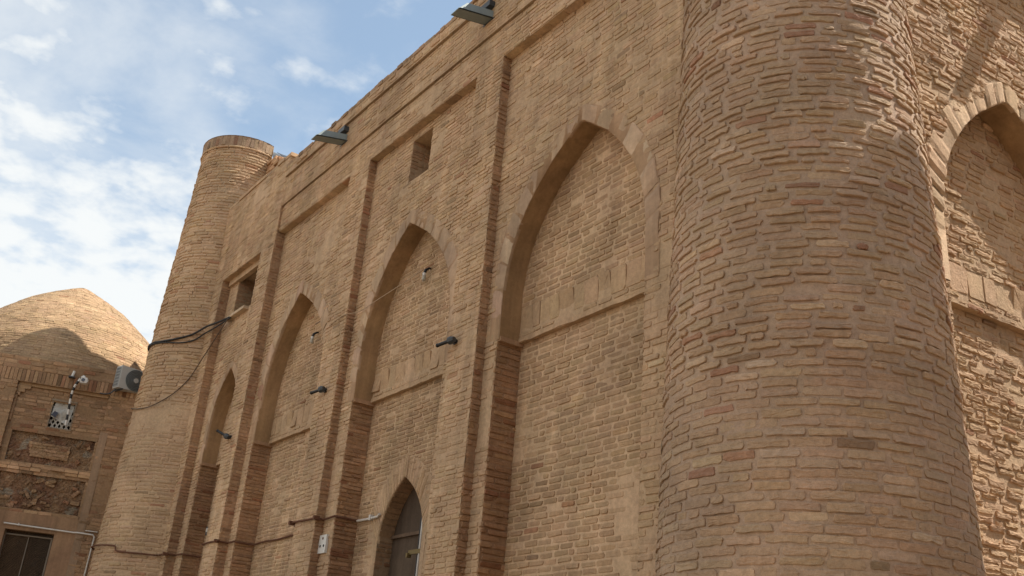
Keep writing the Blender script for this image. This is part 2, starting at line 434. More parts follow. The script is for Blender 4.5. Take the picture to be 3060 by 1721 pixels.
def arch_band(mb, mapf, arch, width, d, tint, blk=.25, zlow=None, relief=.006, thin=False, base=TAN, vlow=None):
    """ring of slabs (or of thin bricks on edge) round an arch: a bed plus one block per voussoir"""
    pin = arch.path(0, 60, zlow); pout = arch.path(width, 60, zlow)
    def resamp(P):
        s = np.r_[0, np.cumsum(np.hypot(*np.diff(P, axis=0).T))]; return s, P
    si, _ = resamp(pin); so_, _ = resamp(pout)
    tot = si[-1]; m = 90; t = np.linspace(0, 1, m)
    pi = np.c_[np.interp(t*tot, si, pin[:, 0]), np.interp(t*tot, si, pin[:, 1])]
    po = np.c_[np.interp(t*so_[-1], so_, pout[:, 0]), np.interp(t*so_[-1], so_, pout[:, 1])]
    V = np.concatenate([mapf(pi[:, 0], pi[:, 1], np.full(m, -d+.002)), mapf(po[:, 0], po[:, 1], np.full(m, -d+.001))])
    Vc = mapf(pi[:, 0], pi[:, 1], np.full(m, -d-.03)); V = np.concatenate([V, Vc])
    i = np.arange(m-1)
    mb.add(V, np.r_[np.c_[i, i+1, i+m+1, i+m], np.c_[i, i+2*m, i+2*m+1, i+1]], np.asarray(tint)*1.0, 0, True)
    # voussoirs
    pos = 0.0; segs = []
    while pos < tot-.01:
        L = blk*rng.uniform(.75, 1.25); segs.append((pos, min(pos+L, tot))); pos += L
    for a, b in segs:
        j = .009 if not thin else .005
        ta, tb = (a+j)/tot, (b-j)/tot
        if tb <= ta: continue
        if vlow is not None and np.interp((ta+tb)/2*tot, si, pin[:, 1]) < vlow: continue
        q = 5; tt = np.linspace(ta, tb, q)
        fi = np.c_[np.interp(tt*tot, si, pin[:, 0]), np.interp(tt*tot, si, pin[:, 1])]
        fo = np.c_[np.interp(tt*so_[-1], so_, pout[:, 0]), np.interp(tt*so_[-1], so_, pout[:, 1])]
        tip = 1-rng.uniform(0, .10 if not thin else .16)
        rel = max(.0015, rng.normal(relief, relief*.5)); col = tints(1, base, .05, .02, .03, .0)[0]
        c0 = fi+(fo-fi)*.015; c1 = fi+(fo-fi)*tip
        rows = [(0, -.01), (0, rel*.7), (.06, rel), (.5, rel*rng.uniform(.7, 1.3)), (.94, rel), (1, rel*.7), (1, -.01)]
        Vv = []
        for g, dd in rows:
            P = c0+(c1-c0)*g; w = rng.normal(0, .0025, (q, 2)); P = P+w
            sx = np.linspace(-1, 1, q)
            e = np.where(np.abs(sx) > .99, -rel*.8 if dd > 0 else 0, 0)
            Vv.append(mapf(P[:, 0], P[:, 1], -d+np.full(q, dd)+e+rng.normal(0, .0012, q)))
        Vv = np.concatenate(Vv)
        Ff = [[r*q+s, r*q+s+1, (r+1)*q+s+1, (r+1)*q+s] for r in range(len(rows)-1) for s in range(q-1)]
        mb.add(Vv, Ff, col, 0, False)
def quad_sheet(mb, mapf, u0, u1, z0, z1, d, tint, nu=12, nz=12, amp=.004, seed=0):
    u = np.linspace(u0, u1, nu+1); z = np.linspace(z0, z1, nz+1); UU, ZZ = np.meshgrid(u, z)
    P = mapf(UU.ravel(), ZZ.ravel(), np.full(UU.size, d)); dd = d+(fbm(P, 4, 3, seed)-.5)*2*amp
    P = mapf(UU.ravel(), ZZ.ravel(), dd)
    F = [[r*(nu+1)+c, r*(nu+1)+c+1, (r+1)*(nu+1)+c+1, (r+1)*(nu+1)+c] for r in range(nz) for c in range(nu)]
    mb.add(P, F, tint, 0, True)
def slab_row(mb, mapf, u0, u1, z0, z1, d, w=.2, base=TAN):
    """a row of square tiles set on edge"""
    u = u0; CU, A = [], []
    while u < u1-.05:
        L = w*rng.uniform(.7, 1.3); e = min(u+L, u1); CU.append((u+e)/2); A.append((e-u)/2-.005); u += L
    n = len(CU); mf = lambda uu, zz, dd, zc=None: mapf(uu, zz, dd+d, zc)
    if n: lay(mb, mf, np.array(CU), np.full(n, (z0+z1)/2), np.array(A), np.full(n, (z1-z0)/2-.006), np.abs(rng.normal(.005, .003, n))+.0015, tints(n, base, .04, .01, .05, .01), 12, .004, cmax=.25)

# ================================================================== SETTING
g = MB(); gx = np.array([-1, 1])
box(g, -400, 400, -400, 400, -1.0, 0.0, (.28, .21, .14))
go = tag(g.build('ground', M_GROUND), kind='structure')

# ================================================================== CARAVANSERAI
H = .0475
root = thing('brick_building', 'long tan brick building with tall pointed blind arches, a flat parapet and round corner towers', 'building', (-8, 0, 0))
FX = plane_map((0, 0, 0), (1, 0, 0), (0, -1, 0))           # main front, u = x ; outward = -Y
def shifted(d): return lambda u, z, dd, zc=None: FX(u, z, dd-d, zc)
PY, UY, LY = .11, .345, .395                               # panel, upper niche back, lower niche back depths
ZI = 5.06
BAYS = [
    dict(fl=-15.97, fr=-14.35, zt=8.23, arch=Arch(-15.64, -14.60, -15.13, 6.50, ZI, .62), zfr=9.7),
    dict(fl=-13.84, fr=-11.475, zt=8.40, arch=Arch(-13.59, -11.64, -12.80, 7.09, ZI), zfr=8.86),
    dict(fl=-10.92, fr=-8.385, zt=8.42, arch=Arch(-10.61, -8.62, -9.76, 7.08, ZI), zfr=8.86),
    dict(fl=-7.87, fr=-4.2, zt=8.42, arch=Arch(-7.635, -5.60, -6.55, 7.00, ZI), zfr=8.86)]
WIN = {0: (-15.56, -14.79, 7.49, 8.20), 2: (-9.95, -9.485, 7.69, 8.315)}
DOOR = Arch(-10.11, -9.165, -9.66, 4.05, 2.2, .47)
XR_END = -4.1
# --- pilasters, frieze side of the frames (plane F)
w = MB()
def iv_front(z):
    iv = [(-13.84, XR_END)]
    for b in BAYS[1:]:
        if z < b['zt']: iv = sub(iv, b['fl'], b['fr'])
    return iv
wp = dict(h=H, p=(.0062, .0028), rough=.0020, bl=.2)
BH = [H, H, H, .058]          # course height of each bay
wall_patch(w, FX, 0, 8.84, iv_front, **wp)
# first bay section stands a little forward and rises higher
F0 = shifted(-.04)
def iv_first(z):
    iv = [(-16.45, -13.84)]
    b = BAYS[0]
    if z < b['zt']: iv = sub(iv, b['fl'], b['fr'])
    return iv
wall_patch(w, F0, 0, 9.74, iv_first, smear=.10, **wp)
# left jambs and heads of the frames, seen from the side
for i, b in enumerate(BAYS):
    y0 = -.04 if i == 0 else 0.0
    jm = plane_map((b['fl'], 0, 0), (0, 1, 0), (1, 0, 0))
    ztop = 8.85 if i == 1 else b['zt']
    wall_patch(w, jm, 0, ztop, lambda z: [((-.04 if i == 1 else y0)+.002, PY+.02 if z < b['zt'] else .01)], h=BH[i], bl=.2, p=(.0075, .003), rough=.003, base=TAN*np.array([.84, .75, .71]), mort=MORTAR*np.array([.76, .69, .65]), sd=.09, red=.04, smear=0)  # jamb brick tinted darker: part of its shade is in the colour
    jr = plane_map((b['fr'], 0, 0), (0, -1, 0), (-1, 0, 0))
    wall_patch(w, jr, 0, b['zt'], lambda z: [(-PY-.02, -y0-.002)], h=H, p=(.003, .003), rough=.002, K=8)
    box(w, b['fl']-.001, b['fr']+.001, y0+.004, y0+.03, b['zt']+.001, b['zt']+.075, MORTAR*.97)
    # head: underside of the frame with brick ends showing
    hd = lambda u, z, d, zc=None, b=b: np.c_[u, z, np.full(len(u), b['zt'])-d]
    m = int((b['fr']-b['fl'])/.3)+1; xs = np.linspace(b['fl'], b['fr'], m+1)
    V = np.concatenate([np.c_[xs, np.full(m+1, y0-.001), np.full(m+1, b['zt'])], np.c_[xs, np.full(m+1, PY+.02), np.full(m+1, b['zt'])]])
    k = np.arange(m); w.add(V, np.c_[k, k+m+1, k+m+2, k+1], MORTAR*.95)
    cu = np.arange(b['fl']+.13, b['fr']-.1, .26); n = len(cu)
    lay(w, hd, cu, np.full(n, (y0+PY)/2), np.full(n, .122), np.full(n, (PY-y0)/2-.004), np.abs(rng.normal(.003, .002, n)), tints(n, TAN*.98, .10, .08, .05, .05), 12, .002)
# window bay moulding of the first bay: a second small step under the frame head
box(w, -15.90, -14.36, .055, PY+.02, 8.12, 8.228, TAN*.97)
# --- panels (plane P)
for i, b in enumerate(BAYS):
    FP = shifted(PY); a = b['arch']
    def iv_panel(z, i=i, b=b, a=a):
        iv = [(b['fl']-.002, b['fr']+.002)]
        if z < ZI: iv = sub(iv, a.xl-.03, a.xr)
        else:
            sp = a.span(z, .10)
            if sp: iv = sub(iv, *sp)
        if i in WIN:
            x0, x1, z0, z1 = WIN[i]
            if z0 < z < z1: iv = sub(iv, x0, x1)
        return iv
    wall_patch(w, FP, 0, b['zt'], iv_panel, smear=.12, **dict(wp, h=BH[i]))
part(w, 'wall', M_WALL, root)

# --- frieze and coping
w = MB()
FZ = shifted(-.035)
wall_patch(w, FZ, 8.86, 9.34, lambda z: [(-13.84, XR_END)], **wp)
wall_patch(w, shifted(-.075), 9.36, 9.50, lambda z: [(-13.85, XR_END)], h=.07, p=(.006, .005), rough=.004)
n = 70; xs = np.linspace(-13.84, XR_END, n)
for z, y0, y1 in ((8.85, -.037, .01), (9.35, -.077, 0.0)):      # undersides of the two offsets
    V = np.concatenate([np.c_[xs, np.full(n, y0), np.full(n, z)], np.c_[xs, np.full(n, y1), np.full(n, z)]]); k = np.arange(n-1)
    w.add(V, np.c_[k, k+1, k+n+1, k+n], MORTAR*.9)
for z0, z1, y0 in ((8.84, 8.865, -.036), (9.34, 9.365, -.076)):
    V = np.concatenate([np.c_[xs, np.full(n, y0), np.full(n, z0)], np.c_[xs, np.full(n, y0), np.full(n, z1)]])
    w.add(V, np.c_[k, k+1, k+n+1, k+n], MORTAR*.95)
# uneven brick-on-edge coping
x = -13.84; CU, A = [], []
while x < XR_END: L = .12*rng.uniform(.85, 1.2); CU.append(x+L/2); A.append(L/2-.003); x += L
CU, A = np.array(CU), np.array(A); n = len(CU)
for cx, hw, dz, dy, t in zip(CU, A, rng.normal(0, .006, n), rng.normal(0, .006, n), tints(n, np.array([.33, .22, .135]), .10, .05, .03, .04)):
    box(w, cx-hw, cx+hw, -.083+dy, .30, 9.495, 9.560+dz, t)
box(w, -13.84, XR_END, -.02, .32, 8.87, 9.494, MORTAR*.9)
# higher end block of the first bay parapet
ed = plane_map((-13.84, 0, 0), (0, 1, 0), (1, 0, 0))
wall_patch(w, ed, 8.84, 9.74, lambda z: [(-.04, .34)], h=H, bl=.26, p=(.008, .007), rough=.006, red=.15, base=TAN*.92)
box(w, -16.45, -13.855, .0, .335, 9.0, 9.735, MORTAR*.9)
x = -16.44
while x < -13.85:
    L = .25*rng.uniform(.8, 1.1); t = tints(1, TAN*1.05, .08)[0]; x1 = min(x+L, -13.76)
    box(w, x, x1-.006, -.055+rng.normal(0, .006), .36, 9.742, 9.80+rng.normal(0, .007), t); x += L
part(w, 'parapet', M_WALL, root)

# --- niches
NICHE_LABEL = {0: 'narrowest blind arch, beside the far round tower', 3: 'widest-looking blind arch, next to the near round tower'}
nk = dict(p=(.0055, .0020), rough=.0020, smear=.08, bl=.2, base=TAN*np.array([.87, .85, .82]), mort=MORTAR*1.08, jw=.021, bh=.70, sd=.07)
for i, b in enumerate(BAYS):
    a = b['arch']; mb = MB()
    UB, LB = shifted(UY), shifted(LY)
    def iv_up(z, a=a):
        sp = a.span(z)
        return [(sp[0]-.05, sp[1]+.05)] if sp else []
    tile0, tile1 = ZI+.11, ZI+.36
    def iv_up2(z, iv_up=iv_up): return [] if tile0 < z < tile1 else iv_up(z)
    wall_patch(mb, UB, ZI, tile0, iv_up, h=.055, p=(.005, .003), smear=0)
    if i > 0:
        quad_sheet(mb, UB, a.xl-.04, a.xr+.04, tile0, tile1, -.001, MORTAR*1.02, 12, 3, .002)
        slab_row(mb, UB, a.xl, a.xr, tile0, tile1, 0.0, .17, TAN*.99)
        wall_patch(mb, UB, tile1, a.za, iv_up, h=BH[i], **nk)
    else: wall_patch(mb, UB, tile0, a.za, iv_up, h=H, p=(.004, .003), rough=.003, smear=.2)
    # ledge underside
    xs = np.linspace(a.xl-.02, a.xr+.02, 20); kk = np.arange(19)
    e = rng.normal(0, .004, 20)
    V = np.concatenate([np.c_[xs, np.full(20, UY-.012), ZI+e], np.c_[xs, np.full(20, LY+.01), np.full(20, ZI)], np.c_[xs, np.full(20, UY-.012), np.full(20, ZI+.05)]])
    mb.add(V, np.r_[np.c_[kk, kk+1, kk+21, kk+20], np.c_[kk, kk+40, kk+41, kk+1]], TAN)
    def iv_low(z, i=i, a=a):
        iv = [(a.xl-.03, a.xr+.02)]
        if i == 2:
            sp = DOOR.span(z, .10)
            if sp: iv = sub(iv, *sp)
        return iv
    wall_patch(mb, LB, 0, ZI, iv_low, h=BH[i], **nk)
    # brick jamb below the impost
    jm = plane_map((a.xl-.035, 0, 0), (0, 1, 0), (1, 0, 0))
    wall_patch(mb, jm, 0, ZI-.01, lambda z: [(PY-.002, LY+.02)], h=BH[i], bl=.25, p=(.009, .003), rough=.003, base=TAN*np.array([.80, .70, .65]), mort=MORTAR*np.array([.72, .64, .6]), red=.06, sd=.09, smear=0)  # side-face shade of the niche put into the jamb tint
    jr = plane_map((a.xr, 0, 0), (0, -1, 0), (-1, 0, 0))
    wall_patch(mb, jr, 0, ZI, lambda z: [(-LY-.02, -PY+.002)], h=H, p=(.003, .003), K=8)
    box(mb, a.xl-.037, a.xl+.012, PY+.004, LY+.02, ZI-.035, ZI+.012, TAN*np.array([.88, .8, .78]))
    no = part(mb, 'niche', M_WALL, root)
    if i in NICHE_LABEL: no['label'] = NICHE_LABEL[i]
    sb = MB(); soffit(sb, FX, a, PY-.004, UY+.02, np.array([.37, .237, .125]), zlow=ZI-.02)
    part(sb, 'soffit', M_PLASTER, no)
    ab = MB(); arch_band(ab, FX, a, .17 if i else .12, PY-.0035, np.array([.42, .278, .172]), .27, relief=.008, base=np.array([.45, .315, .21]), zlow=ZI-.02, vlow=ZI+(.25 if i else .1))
    part(ab, 'arch_surround', M_PLASTER, no)

# --- windows
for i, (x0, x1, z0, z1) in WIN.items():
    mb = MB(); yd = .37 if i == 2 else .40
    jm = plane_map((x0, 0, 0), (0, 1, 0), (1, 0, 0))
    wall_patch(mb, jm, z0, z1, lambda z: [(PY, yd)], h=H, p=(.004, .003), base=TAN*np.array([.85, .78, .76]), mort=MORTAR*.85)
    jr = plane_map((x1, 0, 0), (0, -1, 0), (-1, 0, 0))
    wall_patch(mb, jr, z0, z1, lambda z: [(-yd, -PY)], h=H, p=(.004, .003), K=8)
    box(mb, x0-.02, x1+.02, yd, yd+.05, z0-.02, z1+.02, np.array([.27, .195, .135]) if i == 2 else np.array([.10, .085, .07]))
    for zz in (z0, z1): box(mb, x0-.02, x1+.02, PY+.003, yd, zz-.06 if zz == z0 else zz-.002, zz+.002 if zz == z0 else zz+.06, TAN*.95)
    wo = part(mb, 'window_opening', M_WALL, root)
    wo['label'] = 'narrow slit window high in the third bay' if i == 2 else 'square dark window opening with a pale sill beside the far tower'
    if i == 0:
        sl = MB()
        for a_, b_ in ((-15.66, -15.40), (-15.395, -15.12), (-15.115, -14.86)):
            box(sl, a_, b_, .02, PY+.05, 7.425, 7.470+random.uniform(-.006, .006), (.52, .40, .28))
        part(sl, 'sill', M_PLASTER, wo)

# --- doorway of the third bay
mb = MB(); DB = .58
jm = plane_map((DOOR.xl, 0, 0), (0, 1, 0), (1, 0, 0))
wall_patch(mb, jm, 0, 3.42, lambda z: [(LY-.003, DB)], h=H, p=(.004, .003), base=TAN*np.array([.62, .56, .52]), mort=MORTAR*.55)  # reveal brick darkened in colour for the shade inside the doorway
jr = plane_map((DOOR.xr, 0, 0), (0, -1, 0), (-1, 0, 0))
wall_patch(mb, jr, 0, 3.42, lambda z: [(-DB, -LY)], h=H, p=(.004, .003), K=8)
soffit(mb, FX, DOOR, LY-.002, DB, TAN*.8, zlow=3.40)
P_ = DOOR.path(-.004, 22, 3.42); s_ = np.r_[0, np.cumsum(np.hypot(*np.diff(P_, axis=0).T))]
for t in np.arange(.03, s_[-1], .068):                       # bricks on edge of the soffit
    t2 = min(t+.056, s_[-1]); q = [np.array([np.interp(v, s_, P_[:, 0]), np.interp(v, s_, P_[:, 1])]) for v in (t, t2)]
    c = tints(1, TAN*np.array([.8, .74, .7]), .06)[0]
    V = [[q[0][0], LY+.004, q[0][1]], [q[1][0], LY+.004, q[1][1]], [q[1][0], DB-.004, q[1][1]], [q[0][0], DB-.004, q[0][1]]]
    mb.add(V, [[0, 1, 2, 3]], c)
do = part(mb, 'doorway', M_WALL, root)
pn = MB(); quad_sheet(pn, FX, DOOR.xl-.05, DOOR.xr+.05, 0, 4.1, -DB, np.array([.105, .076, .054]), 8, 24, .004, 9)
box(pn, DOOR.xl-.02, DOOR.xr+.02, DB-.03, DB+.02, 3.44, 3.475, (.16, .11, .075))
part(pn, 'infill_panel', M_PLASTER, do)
ab = MB(); arch_band(ab, FX, DOOR, .23, LY-.004, MORTAR, .052, zlow=1.9, relief=.006, thin=True, base=TAN*1.06, vlow=3.35)
part(ab, 'arch_surround', M_WALL, do)

# ------------------------------------------------------------------ side wall past the near tower
QX, QY = -3.83, 1.6
RU = np.array([.078, .997, 0]); RU /= np.linalg.norm(RU); RN = np.array([RU[1], -RU[0], 0])
RW = plane_map((QX, QY, 0), RU, RN)
RA = Arch(-.04, 2.02, 1.0, 6.95, 4.95, 1.0); RH = .058; RB = .27
def rsh(d): return lambda u, z, dd, zc=None: RW(u, z, dd-d, zc)
w = MB()
rk = dict(h=RH, bl=.215, p=(.0105, .0045), rough=.0032, tilt=.12, K=20, jw=.028, bh=.68, ragged=1.0, red=.03, pale=.05, smear=0, base=TAN*np.array([1.0, .98, .97]))
def iv_r(z):
    iv = [(-1.4, 2.7)]
    if z < RA.zs: return sub(iv, RA.xl-.02, RA.xr)
    sp = RA.span(z, .10)
    return sub(iv, *sp) if sp else iv
wall_patch(w, RW, 0, 8.40, iv_r, **rk)
wall_patch(w, rsh(-.15), 0, 9.5, lambda z: [(-1.4, 12)] if z > 8.4 else [(2.7, 12.0)], h=RH, p=(.010, .005), rough=.003, K=8)
box_pts = [RW(np.array([-1.4]), np.array([8.4]), np.array([-.02]))[0]]
frame_box(w, RW(np.array([-1.4]), np.array([8.36]), np.array([-.3]))[0]+np.array([0, 0, .04]), RU*13.4, RN*.446, (0, 0, .03), MORTAR)
frame_box(w, RW(np.array([-1.4]), np.array([9.5]), np.array([-.3]))[0], RU*13.4, RN*.50, (0, 0, .08), MORTAR)
frame_box(w, RW(np.array([2.7]), np.array([0]), np.array([-.02]))[0], RU*.02, RN*.165, (0, 0, 8.4), MORTAR)
part(w, 'wall', M_BRICK, root)['label'] = 'sunlit side wall with raking light on rough bricks'
mb = MB()
def iv_ru(z):
    sp = RA.span(z)
    return [(sp[0]-.05, sp[1]+.05)] if sp else []
t0, t1 = RA.zs+.11, RA.zs+.36
rk2 = dict(rk, p=(.009, .005))
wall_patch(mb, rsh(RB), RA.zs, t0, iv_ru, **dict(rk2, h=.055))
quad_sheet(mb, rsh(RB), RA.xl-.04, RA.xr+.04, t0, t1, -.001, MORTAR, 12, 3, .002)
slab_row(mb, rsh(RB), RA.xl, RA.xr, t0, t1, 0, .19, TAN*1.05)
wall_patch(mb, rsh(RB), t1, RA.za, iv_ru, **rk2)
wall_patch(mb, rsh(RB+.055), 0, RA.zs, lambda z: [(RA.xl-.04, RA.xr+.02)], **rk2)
us = np.linspace(RA.xl-.02, RA.xr+.02, 20)
V = np.concatenate([RW(us, RA.zs+rng.normal(0, .004, 20), np.full(20, -RB+.012)), RW(us, np.full(20, RA.zs), np.full(20, -RB-.06)), RW(us, np.full(20, RA.zs+.06), np.full(20, -RB+.012))])
kk = np.arange(19); mb.add(V, np.r_[np.c_[kk, kk+1, kk+21, kk+20], np.c_[kk, kk+40, kk+41, kk+1]], TAN)
for uu, sgn in ((RA.xl-.02, 1), (RA.xr, -1)):
    o = RW(np.array([uu]), np.array([0]), np.array([0]))[0]
    jm = plane_map(o, -RN*sgn, RU*sgn)
    wall_patch(mb, jm, 0, RA.zs, lambda z: [(0, RB+.08)] if sgn > 0 else [(-RB-.08, 0)], h=RH, p=(.005, .003), K=8)
no = part(mb, 'niche', M_BRICK, root); no['label'] = 'blind arch in the sunlit side wall'
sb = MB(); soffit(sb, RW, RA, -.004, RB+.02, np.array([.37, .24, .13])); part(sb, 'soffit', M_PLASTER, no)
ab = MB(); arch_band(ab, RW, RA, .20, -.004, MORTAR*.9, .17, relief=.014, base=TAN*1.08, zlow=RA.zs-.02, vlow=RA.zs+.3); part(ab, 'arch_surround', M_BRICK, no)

# ------------------------------------------------------------------ near round tower
BC = np.array([-4.43, .60])
def brad(z): return 1.027-.0335*(np.asarray(z, float)-2.6)
BM = round_map(BC, brad); w = MB()
def full_arc(rad, t0, t1): return lambda z: [(t0*float(rad(z)), t1*float(rad(z)))]
arc = full_arc(brad, -3.35, 1.9)
bt = dict(h=.064, bl=.255, K=20, rough=.0024, tilt=.10, step=.06, mn=.003, base=np.array([.435, .305, .202]), mort=np.array([.435, .316, .226]))
wall_patch(w, BM, 0, 2.0, arc, **dict(bt, K=12, p=(.004, .003)))
wall_patch(w, BM, 2.0, 3.78, arc, **dict(bt, p=(.0075, .0024), red=.012, pale=.03, bh=.76, jw=.022, smear=0, sd=.04, ragged=.4))
wall_patch(w, BM, 3.78, 7.4, arc, **dict(bt, p=(.0115, .0042), red=.06, pale=.05, dark=.006, sd=.05, bh=.68, jw=.038, rough=.0026, smear=0, chip=.95, wav=.006, ragged=1.0))
wall_patch(w, BM, 7.4, 10.2, arc, **dict(bt, K=12, p=(.010, .005)))
bo = part(w, 'bastion', M_BRICK, root); bo['label'] = 'massive rough brick round tower nearest the viewer'
cp = MB(); tube(cp, [(BC[0], BC[1], 10.2), (BC[0], BC[1], 10.45)], [.80, .80], 40, MORTAR, 0, True, False); part(cp, 'cap', M_BRICK, bo)

# ------------------------------------------------------------------ far round tower
TC = np.array([-17.18, .30]); CUT = -16.52
def trad(z): return 1.11-.0394*(np.asarray(z, float)-2.6)
_tm = round_map(TC, trad)
def TM(u, z, d, zc=None):
    P = _tm(u, z, d, zc)
    return flat_back(P, .40+d*.6)
BACK = np.array([.27, .963])
def flat_back(P, lim):
    ov = np.maximum((P[:, :2]-TC) @ BACK-lim, 0)
    P[:, :2] -= ov[:, None]*BACK; return P
w = MB(); tarc = full_arc(trad, -3.5, 2.7)
tk = dict(h=.062, bl=.25, rough=.003, tilt=.12, red=.02, pale=.02, smear=.1)
tk['base'] = TAN*.95
wall_patch(w, TM, 0, 5.8, tarc, **dict(tk, p=(.0062, .0028), K=8, bh=.72, base=TAN*.92))
wall_patch(w, TM, 5.8, 7.06, tarc, **dict(tk, p=(.011, .005), jw=.02))
wall_patch(w, TM, 7.06, 11.07, tarc, **dict(tk, p=(.012, .005), jw=.02, bh=.72, smear=0))
tube(w, [(TC[0], TC[1], 7.0), (TC[0], TC[1], 7.0601)], [float(trad(7.0))+.014]*2, 72, TAN*.95, 0, False, True)
bo2 = part(w, 'bastion', M_BRICK, root); bo2['label'] = 'far slender round tower with a flat grey rim'
cp = MB()
cap_map = round_map(TC, lambda z: np.full(np.shape(z), float(trad(11.0))+.026) if np.ndim(z) else float(trad(11.0))+.026)
def CM(u, z, d, zc=None):
    P = cap_map(u, z, d, zc); return flat_back(P, .43+d*.5)
r0 = float(trad(11.0))+.026
wall_patch(cp, CM, 11.06, 11.105, lambda z: [(-3.5*r0, 2.7*r0)], h=.045, bl=.3, p=(.010, .003), bh=.8)
cu = np.arange(-3.5*r0, 2.7*r0, .075); n = len(cu)
tt = tints(n, np.array([.30, .21, .14]), .10, .04, .03, .06)
quadz = np.full(n, 11.205)
wall_patch(cp, CM, 11.105, 11.31, lambda z: [(-3.5*r0, 2.7*r0)], h=.205, p=(-.1, .0), mort=np.array([.32, .225, .15]), smear=0)
lay(cp, CM, cu, quadz, np.full(n, .034), np.full(n, .098), np.abs(rng.normal(.003, .002, n))+.001, tt, 12, .002, cmax=.3)
th = np.linspace(-3.5, 2.7, 40); V = np.c_[TC[0]+(r0+.012)*np.cos(th), TC[1]+(r0+.012)*np.sin(th), np.full(40, 11.313)]
V = flat_back(V, .43); cp.add(np.vstack([V, [[TC[0], TC[1]+.1, 11.313]]]), [[i, i+1, 40] for i in range(39)], MORTAR*.8)
part(cp, 'cap', M_BRICK, bo2)['label'] = 'rim of bricks set on edge along the tower top'
# broken masonry between tower and parapet
rb = MB()
for k in range(26):
    cx, cy, cz = random.uniform(-16.75, -15.4), random.uniform(.35, .75), random.uniform(9.5, 10.15)
    cz = 9.55+(cz-9.5)*max(0, (-15.6-cx))/1.0
    L, hh_, dp = random.uniform(.12, .25), .058, random.uniform(.1, .2); a_ = random.uniform(-.3, .3)
    frame_box(rb, (cx, cy, cz), (L*math.cos(a_), L*math.sin(a_), random.uniform(-.02, .02)), (-dp*math.sin(a_), dp*math.cos(a_), 0), (0, 0, hh_), tints(1, TAN, .1, .35)[0])
for k in range(23):
    z0 = 9.5+k*.062; xe = -15.46 if z0 < 10.55 else -15.46-(z0-10.55)*1.9
    x = -16.75
    while x < xe:
        L = .21*random.uniform(.7, 1.15); dy = random.uniform(-.02, .03)
        frame_box(rb, (x, .45+dy, z0), (min(L, xe-x+.06)-.008, 0, 0), (0, .5, random.uniform(-.01, .01)), (0, 0, .054), tints(1, TAN*np.array([1.02, .93, .88]), .08, .12)[0])
        x += L
frame_box(rb, (-16.74, .475, 9.4), (1.2, 0, 0), (0, .44, 0), (0, 0, 1.1), MORTAR*.9)
# hidden wall stump added behind the tower, outlined to shape the dome's shadow
V = []
for y in (.95, 1.25): V += [(-17.3, y, 9.0), (-17.3, y, 11.02), (-17.70, y, 11.0), (-17.88, y, 10.45), (-18.14, y, 9.80), (-18.5, y, 9.25), (-18.6, y, 9.0)]
rb.add(V, [[i, i+1, i+8, i+7] for i in range(6)], TAN*.9); rb.add(V, [list(range(7)), list(range(7, 14))], TAN*.9)
part(rb, 'broken_masonry', M_BRICK, bo2)

# ------------------------------------------------------------------ closed core and roof
co = MB()
poly = [(-18.6, .75), (-5.0, .75), (-4.25, 1.6), (-3.2, 14.5), (-18.6, 14.5)]
V = [(x, y, 0) for x, y in poly]+[(x, y, 9.25) for x, y in poly]; k = len(poly)
co.add(V, [[i, (i+1) % k, (i+1) % k+k, i+k] for i in range(k)], TAN*.9)
co.add(V[k:], [list(range(k))], np.array([.36, .28, .19]))
poly = [(-18.0, .04), (-5.2, .04), (-4.9, .5), (-4.2, 1.55), (-3.9, 1.6), (-2.95, 13.5), (-3.4, 14.4), (-18.0, 14.4)]
V = [(x, y, 9.1) for x, y in poly]+[(x, y, 9.2) for x, y in poly]; k = len(poly)
co.add(V, [[i, (i+1) % k, (i+1) % k+k, i+k] for i in range(k)], TAN*.9)
co.add(V, [list(range(k)), list(range(k, 2*k))], np.array([.36, .28, .19]))
part(co, 'roof', M_PLASTER, root)

# ================================================================== RAIN SPOUTS
def spout(label, base, out, side, length=.47, drop=.10, group='sheet metal rain spouts'):
    base, out, side = [np.asarray(v, float) for v in (base, out, side)]
    t = thing('rain_spout', label, 'rain spout', tuple(base), group)
    wd, ht = .17, .105; mb = MB(); th = .012
    dirv = out*length+np.array([0, 0, -drop]); st = -out*.12+np.array([0, 0, .025])
    b0 = base+st
    frame_box(mb, b0-side*wd/2, side*wd, dirv*1.26, (0, 0, th))                       # floor
    for s in (-1, 1):
        o = b0+side*(s*wd/2-(th if s > 0 else 0))
        V = [o, o+side*th, o+side*th+dirv*1.26, o+dirv*1.26]
        top0 = np.array([0, 0, ht]); V2 = [V[0]+top0, V[1]+top0, V[2]+top0-dirv*.22, V[3]+top0-dirv*.22]
        mb.add(V+V2, BOXF)
    part(mb, 'channel', M_ZINC, t)
    f = MB()
    frame_box(f, base-side*(wd/2+.03)-out*.02+np.array([0, 0, -.02]), side*(wd+.06), out*.028, (0, 0, .02), (1, 1, 1))
    part(f, 'collar', M_DARKGREY, t)
    f = MB(); frame_box(f, base-side*(wd/2+.012)-out*.02+np.array([0, 0, .145]), side*(wd+.03), out*.10, (0, 0, .075), (1, 1, 1))
    part(f, 'hood', M_DARKGREY, t)
    return t
spout('larger grey metal rain spout jutting from the parapet at the top edge, nearer one', (-8.20, -.035, 9.06), (0, -1, 0), (1, 0, 0), .46)
spout('smaller-looking grey metal rain spout jutting from the parapet, between the tower and the nearer spout', (-11.80, -.035, 9.06), (0, -1, 0), (1, 0, 0), .46)
bs = RW(np.array([1.85]), np.array([9.15]), np.array([.15]))[0]
spout('grey metal rain spout on the side wall above the sunlit arch', bs, RN, RU, .55)

